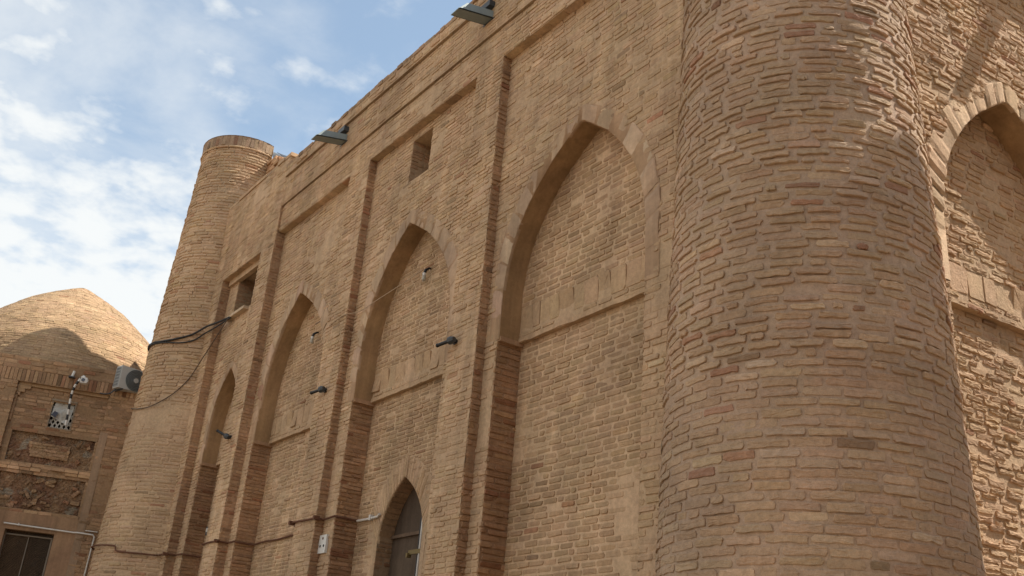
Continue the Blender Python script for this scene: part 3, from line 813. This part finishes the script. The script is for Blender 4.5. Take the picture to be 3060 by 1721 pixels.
# ================================================================== SMALL FITTINGS ON THE MAIN FRONT
def spotlight(label, mount, direction, length=.17):
    mount = np.asarray(mount, float); d = np.asarray(direction, float); d /= np.linalg.norm(d)
    t = thing('wall_spotlight', label, 'spotlight', tuple(mount), 'black wall spotlights')
    b = MB(); head = mount+np.array([0, -.07, 0])
    tube(b, [mount+[0, .01, 0], head], .012, 8); frame_box(b, mount-[.025, .002, .022], (.05, 0, 0), (0, -.02, 0), (0, 0, .044))
    part(b, 'bracket', M_BLACK, t)
    b = MB(); tube(b, [head-d*.05, head-d*.015, head+d*.02], [.03, .042, .040], 8, sm=False); part(b, 'lamp_head', M_DARKGREY, t)
    b = MB(); tube(b, [head+d*.02, head+d*length], [.019, .018], 12); tube(b, [head+d*length, head+d*(length+.015)], [.021, .021], 12)
    part(b, 'barrel', M_BLACK, t)
spotlight('black spotlight with a barrel on the pilaster beside the slit-window bay, nearest the viewer', (-8.24, .0, 5.13), (-.95, -.25, -.12))
spotlight('black spotlight with a barrel right of the second blind arch from the far tower', (-11.18, .0, 5.25), (-.93, -.3, -.14), .16)
spotlight('black spotlight tilted the other way in the narrow bay beside the far tower', (-14.12, -.04, 5.17), (-.75, -.45, .42), .19)

def bulb(label, p):
    p = np.asarray(p, float)
    t = thing('light_bulb', label, 'light bulb', tuple(p), 'spiral bulbs in the arches')
    b = MB(); tube(b, [p+[.012, .085, .085], p+[.01, .05, .08], p+[.004, .01, .045], p], [.010, .012, .018, .018], 12); part(b, 'holder', M_BLACK, t)
    b = MB(); tube(b, [p+[0, 0, .004], p-[0, 0, .03]], [.021, .02], 12); part(b, 'ballast', M_WHITE, t)
    b = MB(); s = np.linspace(0, 1, 110); a = s*2*np.pi*4.5
    tube(b, np.c_[p[0]+.018*np.cos(a), p[1]+.018*np.sin(a), p[2]-.03-.06*s], .006, 6); part(b, 'spiral_tube', M_BULB, t)
bulb('spiral bulb hanging on the back of the arch under the slit window', (-9.55, .265, 6.40))
bulb('spiral bulb hanging on the back of the second arch from the far tower', (-12.50, .265, 6.38))

def cable(name, label, pts, r, m, cat='cable', group=None, n=14):
    b = MB(); pts = np.asarray(pts, float); tube(b, curve(pts, n), r, 7)
    o = b.build(name, m); return tag(o, label, cat, group)
cable('thin_wire', 'thin pale wire sagging from the bulb across the pilaster to the next arch',
      [(-9.56, .25, 6.45), (-9.9, .17, 6.34), (-10.35, .09, 6.235), (-10.72, .06, 6.19), (-10.95, -.03, 6.18), (-11.35, -.012, 6.16), (-11.75, .07, 6.17)], .0048, M_PALEWIRE, 'wire')
# heavy cables from the window sill round the far tower
def tower_pt(th, z, off=.03): r = float(trad(z))+off; return (TC[0]+r*math.cos(th), TC[1]+r*math.sin(th), z)
A_ = (-15.55, -.03, 7.44)
cable('power_cable', 'thick black power cable slung from the window sill to the far tower, upper one',
      [(-15.38, .06, 7.45), (-15.68, -.06, 7.385), (-16.1, -.11, 7.405), tower_pt(-.6, 7.30), tower_pt(-.89, 7.21), tower_pt(-1.19, 7.19), tower_pt(-1.47, 7.21), tower_pt(-1.9, 7.23), tower_pt(-2.5, 7.25), tower_pt(-3.3, 7.25)], .017, M_RUBBER, 'cable', 'black cables to the far tower')
cable('power_cable', 'black power cable slung lower, sagging below its thicker neighbour at the far tower',
      [(-15.42, .03, 7.41), (-15.75, -.07, 7.31), (-16.2, -.09, 7.31), tower_pt(-.55, 7.20), tower_pt(-.78, 7.14), tower_pt(-1.07, 7.155), tower_pt(-1.46, 7.185), tower_pt(-1.9, 7.20), tower_pt(-2.5, 7.22), tower_pt(-3.3, 7.22)], .012, M_RUBBER, 'cable', 'black cables to the far tower')
cable('thin_wire', 'thin brown wire hanging in a long curve from the window sill down the far tower',
      [(-15.46, .01, 7.41), (-15.68, -.06, 7.10), (-16.1, -.08, 6.83), tower_pt(-.48, 6.53), tower_pt(-.66, 6.27), tower_pt(-.86, 6.11), tower_pt(-1.1, 6.01), tower_pt(-1.46, 6.02), tower_pt(-1.8, 6.10), tower_pt(-2.4, 6.15)], .0085, M_BROWNWIRE, 'wire')

# conduit following the profile of the front at one height
ZP = 3.665
ct = thing('conduit_pipe', 'thin rusty conduit pipe running along the front and around the pilasters at low level', 'pipe', (-13, 0, ZP))
def profile():
    p = []
    for i, b in enumerate(BAYS[:3]):
        a = b['arch']; y0 = -.04 if i == 0 else 0
        if i == 0: p += [(-16.15, y0-.03)]
        p += [(b['fl']+.025, y0-.028), (b['fl']+.03, PY-.03), (a.xl-.005, PY-.03), (a.xl, LY-.03)]
        if i == 2: break
        p += [(a.xr-.03, LY-.03), (a.xr-.03, PY-.03), (b['fr']-.03, PY-.03), (b['fr']-.03, (-.04 if i == 0 else 0)-.03)]
        if i == 0: p += [(-13.78, -.07)]
    return p
pp = profile(); pts = []
for (xa, ya), (xb, yb) in zip(pp[:-1], pp[1:]):
    m = max(2, int(math.hypot(xb-xa, yb-ya)/.10))
    for t in np.linspace(0, 1, m, endpoint=False): pts.append((xa+(xb-xa)*t, ya+(yb-ya)*t, ZP+.006*math.sin(7*(xa+(xb-xa)*t))))
pts.append((pp[-1][0], pp[-1][1], ZP))
b = MB(); tube(b, pts, .013, 7)
tw = [tower_pt(th, 3.66+dz, .02) for th, dz in ((-2.4, .12), (-1.9, .12), (-1.6, .12), (-1.3, .11), (-1.04, .09), (-.99, .02), (-.85, .0), (-.65, -.005), (-.48, -.01), (-.38, -.01))]
tw = [(TC[0]+(x-TC[0])*1.022, TC[1]+(y-TC[1])*1.022, z) for x, y, z in curve(tw, 6)]
tw += [(-16.22, -.10, ZP), (-16.15, -.07, ZP)]; tube(b, tw, .013, 7)
for x, y in ((-10.885, -.0), (-13.84, -.05), (-15.95, -.05), (-11.50, -.02)): box(b, x-.02, x+.02, y-.05, y+.02, ZP-.022, ZP+.022)
part(b, 'rusty_pipe', M_RUST, ct)
b = MB(); tube(b, [(-10.60, LY-.03, ZP-.004), (-10.36, LY-.03, ZP-.01), (-10.12, LY-.03, ZP-.006), (-10.085, LY-.03, ZP+.02)], .014, 8)
box(b, -10.30, -10.26, LY-.05, LY+.01, ZP-.03, ZP+.03); part(b, 'white_pipe', M_WHITEPIPE, ct)

# white plate with three holes
t = thing('vent_plate', 'small white rectangular plate with three dark holes beside the arched doorway bay', 'plate', (-10.82, PY, 3.37))
b = MB(); px0, px1, pyy = -10.915, -10.735, .078
frame_box(b, (px0, pyy, 3.275), (px1-px0, 0, 0), (0, .03, 0), (0, 0, .205)); part(b, 'plate', M_WHITE, t)
for xx, zz, m in ((.095, .165, M_RUST), (.05, .08, M_BLACK), (.135, .08, M_BLACK)):
    b = MB(); tube(b, [(px0+xx, pyy+.0005, 3.275+zz), (px0+xx, pyy-.004, 3.275+zz)], .015, 12); part(b, 'hole', m, t)

# small broken-brick socket in the first bay
t = thing('socket_box', 'small grey socket box set in the brick low in the narrow bay', 'socket', (-14.5, PY, 3.95))
b = MB(); box(b, -14.80, -14.70, PY-.02, PY+.03, 3.86, 3.98); part(b, 'box', M_DARKGREY, t)
b = MB(); box(b, -14.785, -14.715, PY-.026, PY-.019, 3.90, 3.955); part(b, 'cover', M_LATTICE, t)

# pipes at the doorway
t = thing('door_pipe', 'dark and white upright pipes clamped inside the arched doorway', 'pipe', (-9.28, .5, 0))
b = MB(); tube(b, [(-9.335, .47, 0), (-9.335, .47, 3.58)], .016, 8); part(b, 'dark_pipe', M_BLACK, t)
b = MB(); tube(b, curve([(-9.265, .44, 0), (-9.265, .44, 3.36), (-9.25, .44, 3.43), (-9.19, .44, 3.45)], 8), .013, 8); part(b, 'white_pipe', M_WHITEPIPE, t)
b = MB(); box(b, -9.47, -9.19, .425, .445, 3.20, 3.245); box(b, -9.47, -9.44, .40, .45, 3.17, 3.215); part(b, 'clamp', M_BRASS, t)

# dark sheet scraps behind the parapet
for (x, y, z), (ax, az), lab in (((-15.84, .58, 10.80), (-.48, .37), 'dark bent sheet leaning behind the parapet beside the end block'), ((-16.44, .60, 10.93), (-.22, .42), 'small dark sheet edge sticking out right behind the far tower top')):
    b = MB(); n_ = 8; s = np.linspace(0, 1, n_)
    P = np.c_[x+ax*s, np.full(n_, y), z+az*s**.8]; Q = P+np.c_[.16*(1-s*.9), np.full(n_, .22), -.02*s]
    V = np.concatenate([P, Q, P-[0, 0, .012], Q-[0, 0, .012]]); k = np.arange(n_-1)
    b.add(V, np.r_[np.c_[k, k+1, k+n_+1, k+n_], np.c_[k+2*n_, k+3*n_, k+3*n_+1, k+2*n_+1], np.c_[k, k+2*n_, k+2*n_+1, k+1], np.c_[k+n_, k+n_+1, k+3*n_+1, k+3*n_]])
    tag(b.build('metal_sheet', M_DARKGREY), lab, 'metal sheet')

# ================================================================== DOMED BUILDING ON THE LEFT
LO = np.array([-20.2, .5, 0.]); la = math.radians(73)
LU = np.array([math.cos(la), math.sin(la), 0]); LN = np.array([math.sin(la), -math.cos(la), 0])
LM = plane_map(LO, LU, LN)
def lsh(d): return lambda u, z, dd, zc=None: LM(u, z, dd-d, zc)
def dthing(name, label, cat, loc):
    o = thing(name, label, cat, tuple(place(loc))); PLACE[o.name] = 1; return o
dm = dthing('domed_building', 'old brick building with a pointed dome and crumbling wall panels left of the far tower', 'building', (-20.6, -1.2, 0))
w = MB(); OLD = np.array([.37, .235, .138]); OM = np.array([.31, .20, .115])
lk = dict(h=.072, bl=.24, K=12, rough=.004, base=OLD, mort=OM, sd=.11, red=.05, pale=.06, dark=.05, p=(.006, .004), bh=.8, smear=.15)
FL, FRR, FT = -2.60, -.92, 7.06
def iv_l(z):
    iv = [(-4.6, .6)]
    if 2.0 < z < FT: iv = sub(iv, FL, FRR)
    return iv
wall_patch(w, LM, 1.5, 7.06, iv_l, **lk)
frame_box(w, LM(np.array([-4.6]), np.array([-.3]), np.array([-.3]))[0], LU*5.2, LN*.31, (0, 0, 1.79), OM)
quad_sheet(w, LM, -4.6, .6, 7.06, 7.34, -.012, OM, 20, 3, .003)
cu = np.arange(-4.55, .55, .072); n = len(cu)
lay(w, LM, cu, np.full(n, 7.18), np.full(n, .031), np.full(n, .115), np.abs(rng.normal(.004, .003, n)), tints(n, OLD, .14, .14, .05, .1), 12, .003, cmax=.3)
wall_patch(w, LM, 7.30, 7.55, lambda z: [(-4.6, .6)], **lk)
# frame head and jambs (10 cm recess)
RD = .10
for o, U_, N2, ln in (((FL), LN*-1, LU, 0), ((FRR), LN, -LU, 0)):
    oo = LM(np.array([o]), np.array([0.]), np.array([0.]))[0]; jm = plane_map(oo, U_, N2)
    wall_patch(w, jm, 2, FT, lambda z, s=(U_ @ LN): [(0, RD)] if s < 0 else [(-RD, 0)], **dict(lk, K=8))
frame_box(w, LM(np.array([FL]), np.array([FT-.001]), np.array([-RD-.03]))[0], LU*(FRR-FL), LN*(RD+.028), (0, 0, .02), OM)
# field inside the frame: plain brick with window holes and two sunk panels
LW = (-1.90, -1.50, 6.28, 6.80)            # lattice window
P1 = (-2.48, -.98, 5.56, 6.12); P2 = (-2.50, -.98, 4.66, 5.34)
GW = (-2.15, -1.30, 2.9, 4.31)
def iv_f(z):
    iv = [(FL, FRR)]
    for a_, b_, z0, z1 in (LW, P1, P2, GW):
        if z0 < z < z1: iv = sub(iv, a_, b_)
    return iv
wall_patch(w, lsh(RD), 4.62, FT, iv_f, **lk)
# stepped corbel corner of the inner arch panel
for k_, (ua, ub, zz) in enumerate(((-2.59, -2.52, 6.80), (-2.59, -2.45, 6.87), (-2.59, -2.36, 6.94), (-2.59, -.94, 7.0))):
    o = LM(np.array([ua]), np.array([zz-.002]), np.array([-RD-.01]))[0]
    frame_box(w, o, LU*(ub-ua), LN*.055, (0, 0, .066), tints(1, OLD*1.1, .05)[0])
frame_box(w, LM(np.array([-2.595]), np.array([6.30]), np.array([-RD-.01]))[0], LU*.04, LN*.055, (0, 0, .52), OLD)
for zz in (5.40, 5.46): # ledge of bricks between the ruined panels
    u = FL+.02
    while u < -1.0:
        L = .24*random.uniform(.6, 1.1)
        if random.random() < .85:
            frame_box(w, LM(np.array([u]), np.array([zz]), np.array([-RD-.04]))[0], LU*(L-.012), LN*random.uniform(.05, .09), (0, 0, .054), tints(1, OLD*1.25, .1)[0])
        u += L
part(w, 'wall', M_BRICK, dm)
# plaster zone round the lower window and pilaster strip
pl = MB()
def iv_pl(z): return sub([(FL, FRR)], GW[0], GW[1]) if z < GW[3] else [(FL, FRR)]
for z0, z1, ivs in ((2, GW[3], [(FL, GW[0]), (GW[1], FRR)]), (GW[3], 4.63, [(FL, FRR)])):
    for a_, b_ in ivs: quad_sheet(pl, lsh(RD), a_, b_, z0, z1, .008, np.array([.36, .225, .135]), 10, 12, .006, 3)
quad_sheet(pl, LM, -.93, -.79, 2.0, 6.3, .012, np.array([.35, .24, .155]), 3, 30, .006, 6)
part(pl, 'plaster', M_PLASTER, dm)
# ruined panels: crumbled core with loose brick ends
def ruin(u0, u1, z0, z1, bricks, seed, label):
    mb = MB(); nu, nz = 150, 74
    u = np.linspace(u0-.03, u1+.03, nu+1); z = np.linspace(z0-.03, z1+.03, nz+1); UU, ZZ = np.meshgrid(u, z)
    P = LM(UU.ravel(), ZZ.ravel(), np.full(UU.size, 0.))
    f = fbm(P, 8, 5, seed); f2 = fbm(P, 34, 3, seed+3)
    d = -RD-.05+(f-.5)*.09+(f2-.5)*.035
    P = LM(UU.ravel(), ZZ.ravel(), d)
    mixv = np.clip((fbm(P, 3.2, 4, seed+9)-.42)/.2, 0, 1)[:, None]; grey = np.clip((fbm(P, 6, 3, seed+5)-.60)/.1, 0, 1)[:, None]
    C = np.array([.20, .108, .066])*(1-mixv)+np.array([.27, .172, .100])*mixv
    C = C*(1-grey)+np.array([.28, .225, .165])*grey
    F = [[r*(nu+1)+c, r*(nu+1)+c+1, (r+1)*(nu+1)+c+1, (r+1)*(nu+1)+c] for r in range(nz) for c in range(nu)]
    mb.add(P, F, C, 0, False)
    m_ = lsh(RD+.045)
    for _ in range(bricks):
        uu, zz = rng.uniform(u0+.05, u1-.05), rng.uniform(z0+.04, z1-.04)
        lay(mb, m_, np.array([uu]), np.array([zz]), np.array([rng.uniform(.03, .09)]), np.array([rng.uniform(.018, .04)]), np.array([rng.uniform(.01, .04)]), tints(1, OLD*.95, .15, .2, .05)[0][None], 12, .006, rot=rng.normal(0, .5, 1))
    if seed == 31:      # courses still in place
        wall_patch(mb, lsh(RD+.02), z0+.12, z1-.16, lambda z: [(u0+.28+.5*(z1-z)*.6, u1-.42)], **dict(lk, base=OLD*1.0, h=.058, p=(.008, .004), smear=0))
    part(mb, 'blind_panel', M_RUIN, dm)['label'] = label
ruin(*P1, 10, 31, 'upper sunk panel with crumbling reddish brick')
ruin(*P2, 26, 52, 'lower sunk panel of crumbled red rubble')
# lower dark window
gl = MB(); frame_box(gl, LM(np.array([GW[0]]), np.array([GW[2]]), np.array([-RD-.16]))[0], LU*(GW[1]-GW[0]), LN*.01, (0, 0, GW[3]-GW[2]))
wo = part(gl, 'window', M_GLASSDARK, dm)
fr = MB(); f0 = -RD-.15
def bar(mb, u0, u1, z0, z1, d0, d1): frame_box(mb, LM(np.array([u0]), np.array([z0]), np.array([d0]))[0], LU*(u1-u0), LN*(d1-d0), (0, 0, z1-z0))
bar(fr, GW[0], GW[1]-.02, GW[3]-.085, GW[3]-.06, f0, f0+.04); bar(fr, GW[1]-.045, GW[1]-.02, GW[2], GW[3]-.06, f0, f0+.041); bar(fr, GW[0], GW[0]+.02, GW[2], GW[3], f0, f0+.04)
bar(fr, -1.74, -1.725, GW[2], GW[3]-.09, f0, f0+.02)
part(fr, 'frame', M_FRAME, wo)
rv = MB(); bar(rv, GW[0]-.01, GW[1]+.01, GW[3], GW[3]+.02, -RD-.17, -RD+.005); bar(rv, GW[1], GW[1]+.02, GW[2], GW[3], -RD-.17, -RD+.004); bar(rv, GW[0]-.02, GW[0], GW[2], GW[3], -RD-.17, -RD+.004)
for V in rv.C: V[:] = (.36, .23, .135)
part(rv, 'reveal', M_PLASTER, wo)
# lattice window
lw = MB(); bar(lw, LW[0]-.03, LW[1]+.03, LW[2]-.03, LW[3]+.03, -RD-.14, -RD-.13); lo = part(lw, 'window', M_VOID, dm)
lo['label'] = 'small window with a pale diamond lattice'
lt = MB(); pitch = .085; dd = -RD-.085
u0, u1, z0, z1 = LW
for s in (-1, 1):
    for k in range(-12, 14):
        seg = []
        for t in np.linspace(-.6, .6, 61):
            uu = (u0+u1)/2+k*pitch+s*t*.62; zz_ = (z0+z1)/2+t
            if u0 <= uu <= u1 and z0 <= zz_ <= z1: seg.append((uu, zz_))
        if len(seg) > 3:
            (ua, za), (ub, zb) = seg[0], seg[-1]
            wv = np.array([.012, -s*.0*.012])
            V = [LM(np.array([ua-.015]), np.array([za]), np.array([dd]))[0], LM(np.array([ua+.015]), np.array([za]), np.array([dd]))[0], LM(np.array([ub+.015]), np.array([zb]), np.array([dd]))[0], LM(np.array([ub-.015]), np.array([zb]), np.array([dd]))[0]]
            V = [v+LN*(.0015 if s > 0 else 0) for v in V]; V += [v+LN*.022 for v in V]
            lt.add(V, BOXF)
part(lt, 'lattice', M_LATTICE, lo)
fw = MB(); bar(fw, u0-.03, u1+.03, z1, z1+.035, -RD-.12, -RD+.02); bar(fw, u1, u1+.025, z0, z1-.001, -RD-.12, -RD+.015); bar(fw, u0-.02, u0, z0, z1-.001, -RD-.12, -RD+.008); bar(fw, u0-.03, u1+.03, z0-.03, z0, -RD-.12, -RD+.012)
part(fw, 'frame', M_WOOD, lo)
# body behind the front
bd = MB(); frame_box(bd, LM(np.array([-4.6]), np.array([-.3]), np.array([-5.2]))[0], LU*5.2, LN*4.95, (0, 0, 7.8), OLD)
part(bd, 'body', M_PLASTER, dm)
# dome
DC = np.array([24*math.sin(math.radians(-79.9)), -5+24*math.cos(math.radians(79.9))]); DZ = 10.19
_dr = np.array([0, .10, .335, .75, 1.11, 1.40, 1.71, 2.0, 2.25, 2.42, 2.5, 2.52]); _dz = np.array([0, .025, .15, .39, .62, .87, 1.14, 1.5, 1.95, 2.5, 3.2, 3.7])
def drad(z): return np.maximum(.02, np.interp(DZ-np.asarray(z, float), _dz, _dr))
DM_ = round_map(DC, drad)
# lay courses along the profile, closer in z near the apex
s_ = np.r_[0, np.cumsum(np.hypot(np.diff(_dr), np.diff(_dz)))]; w = MB()
nrow = int(s_[-1]/.058); CU, CZ, A, B = [], [], [], []
for r in range(nrow):
    sa, sb2 = r*.058, (r+1)*.058
    za, zb = DZ-np.interp(sa, s_, _dz), DZ-np.interp(sb2, s_, _dz); zc = (za+zb)/2; rr = float(drad(zc))
    m = max(12, int(2*np.pi*rr/.2)); th = np.linspace(0, 2*np.pi, m+1)
    V = np.concatenate([np.c_[DC[0]+float(drad(zb))*np.cos(th), DC[1]+float(drad(zb))*np.sin(th), np.full(m+1, zb)],
                        np.c_[DC[0]+float(drad(za))*np.cos(th), DC[1]+float(drad(za))*np.sin(th), np.full(m+1, za)]])
    i = np.arange(m); w.add(V, np.c_[i, i+1, i+m+2, i+m+1], np.array([.365, .247, .146]), 0, True)
    u = rng.uniform(0, .2); e = 2*np.pi*rr
    while u < e:
        L = .19*rng.uniform(.7, 1.1); CU.append(u+L/2); A.append(L/2-.007); CZ.append(zc); B.append((za-zb)/2*.86); u += L
CU, CZ, A, B = map(np.array, (CU, CZ, A, B)); n = len(CU)
lay(w, DM_, CU, CZ, A, B, np.maximum(.001, rng.normal(.004, .003, n)), tints(n, np.array([.385, .262, .155]), .06, .01, .05, .01), 12, .003, tilt=.05, inset=.003)
part(w, 'dome', M_BRICK, dm)

# ------------------------------------------------------------------ fittings on the domed building
def lp(u, z, d=0.0): return LM(np.array([float(u)]), np.array([float(z)]), np.array([float(d)]))[0]
t = dthing('plastic_sheet', 'crumpled whitish sheet with a navy patch stuffed in the lattice window', 'sheet', tuple(lp(-1.74, 6.4, -.06)))
sh = MB(); nn = 26; uu = np.linspace(0, 1, nn); UU, ZZ = np.meshgrid(uu, uu)
c00, c10, c11, c01 = np.array([-1.90, 6.50]), np.array([-1.56, 6.36]), np.array([-1.51, 6.77]), np.array([-1.86, 6.79])
PP = (c00*(1-UU[..., None])*(1-ZZ[..., None])+c10*UU[..., None]*(1-ZZ[..., None])+c11*UU[..., None]*ZZ[..., None]+c01*(1-UU[..., None])*ZZ[..., None]).reshape(-1, 2)
ph = fbm(np.c_[PP*1.0, np.zeros(len(PP))], 9, 3, 2)
V = LM(PP[:, 0], PP[:, 1], -RD-.04+(ph-.5)*.11)
k_ = [[r*nn+c, r*nn+c+1, (r+1)*nn+c+1, (r+1)*nn+c] for r in range(nn-1) for c in range(nn-1)]
k_ = np.array(k_); sh.add(np.vstack([V, V-LN*.006]), np.vstack([k_, k_[:, ::-1]+nn*nn]), (1, 1, 1), 0, True); part(sh, 'sheet', M_SHEET, t)
nv = MB(); q = [(-1.885, 6.52), (-1.80, 6.475), (-1.765, 6.575), (-1.84, 6.60)]
V = [lp(a_, b_, -RD+.015) for a_, b_ in q]; nv.add(V+[v-LN*.01 for v in V], BOXF); part(nv, 'patch', M_NAVY, t)

t = dthing('security_camera', 'white security camera on a bent pole wrapped in black tape before the lattice window', 'camera', tuple(lp(-1.57, 6.4, 0)))
pole = curve([lp(-1.575, 6.33, .02), lp(-1.585, 6.62, .05), lp(-1.60, 6.9, .09), lp(-1.575, 7.09, .13), lp(-1.50, 7.25, .17), lp(-1.455, 7.285, .20), lp(-1.43, 7.25, .22)], 14)
b = MB(); tube(b, pole, .022, 10); part(b, 'pole', M_WHITE, t)
for i in range(5, 58, 10):
    b = MB(); tube(b, pole[i:i+6], .0245, 10, caps=False); part(b, 'tape', M_TAPE, t)
b = MB(); c = lp(-1.43, 7.195, .22)
frame_box(b, c-LU*.06-LN*.05+np.array([0, 0, -.055]), LU*.12, LN*.12, (0, 0, .11)); frame_box(b, c+LU*.045-LN*.03+np.array([0, 0, -.03]), LU*.03, LN*.09, (0, 0, .06))
bm_ = part(b, 'housing', M_WHITE, t)
lc = MB(); dv = LN*.9-LU*.25; dv = dv/np.linalg.norm(dv); cc_ = c-LU*.012+LN*.071; tube(lc, [cc_, cc_+LN*.012], .034, 18); part(lc, 'lens', M_LENS, bm_)

t = dthing('small_lamp', 'small white tube lamp on a dark flat foot above the soldier bricks', 'lamp', tuple(lp(-1.68, 7.28, .05)))
b = MB(); frame_box(b, lp(-1.735, 7.265, -.02), LU*.115, LN*.13, (0, 0, .02)); part(b, 'foot', M_DARKGREY, t)
b = MB(); tube(b, [lp(-1.675, 7.285, .06), lp(-1.655, 7.40, .06)], .026, 12); part(b, 'tube', M_WHITE, t)

t = dthing('air_conditioner', 'grey-white outdoor air conditioner on a bracket at the foot of the dome', 'air conditioner', tuple(lp(-.55, 7.2, .1)))
ax = LN*.85+LU*.12; ax /= np.linalg.norm(ax); sx = np.array([-ax[1], ax[0], 0])      # front normal and its right-hand direction
sx = LU*.93+LN*.0+np.array([0, 0, 0]); sx = sx/np.linalg.norm(sx); fnm = LN
aw, ah, ad = .72, .45, .22; o = lp(-.90, 7.17, .10)
_u0, _n0 = LU, LN; ca, sa_ = math.cos(.50), math.sin(.50); LU, LN = _u0*ca-_n0*sa_, _n0*ca+_u0*sa_
b = MB(); frame_box(b, o, LU*aw, LN*ad, (0, 0, ah)); cas = part(b, 'casing', M_CASING, t)
fc = o+LU*.33+LN*(ad+.001)+np.array([0, 0, ah*.48])
b = MB(); nseg = 40; th = np.linspace(0, 2*np.pi, nseg, endpoint=False)
def disc(mb, c, r, d): mb.add(np.vstack([c+LN*d+r*(np.cos(th)[:, None]*LU+np.sin(th)[:, None]*np.array([0, 0, 1.]))]), [list(range(nseg))])
disc(b, fc, .215, .002); fo = part(b, 'fan_grille', M_FAN, t)
b = MB()
for rr in (.07, .10, .13, .16, .19, .215):
    ring = np.array([fc+LN*.012+rr*(math.cos(a_)*LU+math.sin(a_)*np.array([0, 0, 1.])) for a_ in np.linspace(0, 2*np.pi, 41)]); tube(b, ring, .0035, 5, caps=False)
part(b, 'rings', M_ZINC, fo)
b = MB(); tube(b, [fc+LN*.003, fc+LN*.022], .05, 20); part(b, 'hub', M_CASING, fo)
b = MB(); so_ = o-LU*.002
frame_box(b, so_+LN*.02+np.array([0, 0, .03]), -LU*.003, LN*(ad-.05), (0, 0, ah-.06)); sg = part(b, 'side_grille', M_BLACK, t)
b = MB()
for k in range(5): frame_box(b, so_-LU*.004+LN*(.02+k*(ad-.05)/4-.004)+np.array([0, 0, .03]), -LU*.006, LN*.009, (0, 0, ah-.06))
for k in range(7): frame_box(b, so_-LU*.0045+LN*.02+np.array([0, 0, .03+k*(ah-.06)/6-.004]), -LU*.006, LN*(ad-.05), (0, 0, .009))
part(b, 'bars', M_CASING, sg)
for k in (.08, .56):
    b = MB(); frame_box(b, o+LU*k-LN*.1+np.array([0, 0, -.03]), LU*.03, LN*(ad+.1), (0, 0, .029)); part(b, 'bracket', M_DARKGREY, t)
b = MB(); tube(b, curve([o+LU*.02+LN*.1-np.array([0, 0, .02]), o-LU*.05+LN*.08-np.array([0, 0, .12]), o-LU*.15+LN*.06-np.array([0, 0, .165]), o-LU*.24+LN*.03-np.array([0, 0, .165])], 8), .013, 8)
part(b, 'hose', M_DARKGREY, t); LU, LN = _u0, _n0

t = dthing('conduit_pipe', 'white conduit pipe over the dark window, turning down beside the far tower', 'pipe', tuple(lp(-.6, 3, .03)))
b = MB(); tube(b, [lp(-2.19, 4.40, -RD+.04), lp(-.97, 4.375, -RD+.05), lp(-.90, 4.372, .035), lp(-.63, 4.366, .035), lp(-.595, 4.33, .035), lp(-.61, 3.6, .035), lp(-.62, 1.0, .035)], .015, 8); part(b, 'pipe', M_WHITEPIPE, t)
b = MB(); bar(b, -.78, -.56, 4.42, 4.435, .02, .04); part(b, 'clip', M_WHITEPIPE, t)
b = MB(); bar(b, -1.95, -1.93, 4.38, 4.425, -RD+.01, -RD+.06); part(b, 'clip', M_WHITEPIPE, t)

# ================================================================== ADDED TOWER, UNSEEN (invented to throw shade on the near tower)
t = thing('shade_tower', 'slender round brick tower added outside the view to shade the near tower', 'tower', (-.33, 4.68, 0))
def orad(z): return 1.06-.012*np.asarray(z, float)*.6
w = MB(); wall_patch(w, round_map(np.array([-.33, 4.68]), orad), 0, 11.8, lambda z: [(-np.pi*float(orad(z)), np.pi*float(orad(z)))], h=.07, K=8, smear=0)
part(w, 'wall', M_WALL, t)
w = MB(); tube(w, [(-.33, 4.68, 11.8), (-.33, 4.68, 12.0)], [.99, .96], 40, MORTAR, 0, True, False); part(w, 'cap', M_WALL, t)

# ================================================================== ADDED HOUSE, UNSEEN (put in to keep skylight off the lower right)
t = thing('skylight_block_house', 'plain brick house added outside the view to block skylight from the right', 'house', (3.2, -6, 0))
w = MB(); wall_patch(w, plane_map((3.2, 0, 0), (0, -1, 0), (-1, 0, 0)), 0, 8.6, lambda z: [(-2.2, 16)], K=8, smear=0)
box(w, 3.21, 8.5, -16, 2.2, 0, 8.6, TAN*.8); part(w, 'wall', M_WALL, t)
w = MB(); box(w, 3.05, 8.6, -16.1, 2.3, 8.6, 8.75, MORTAR); part(w, 'coping', M_WALL, t)
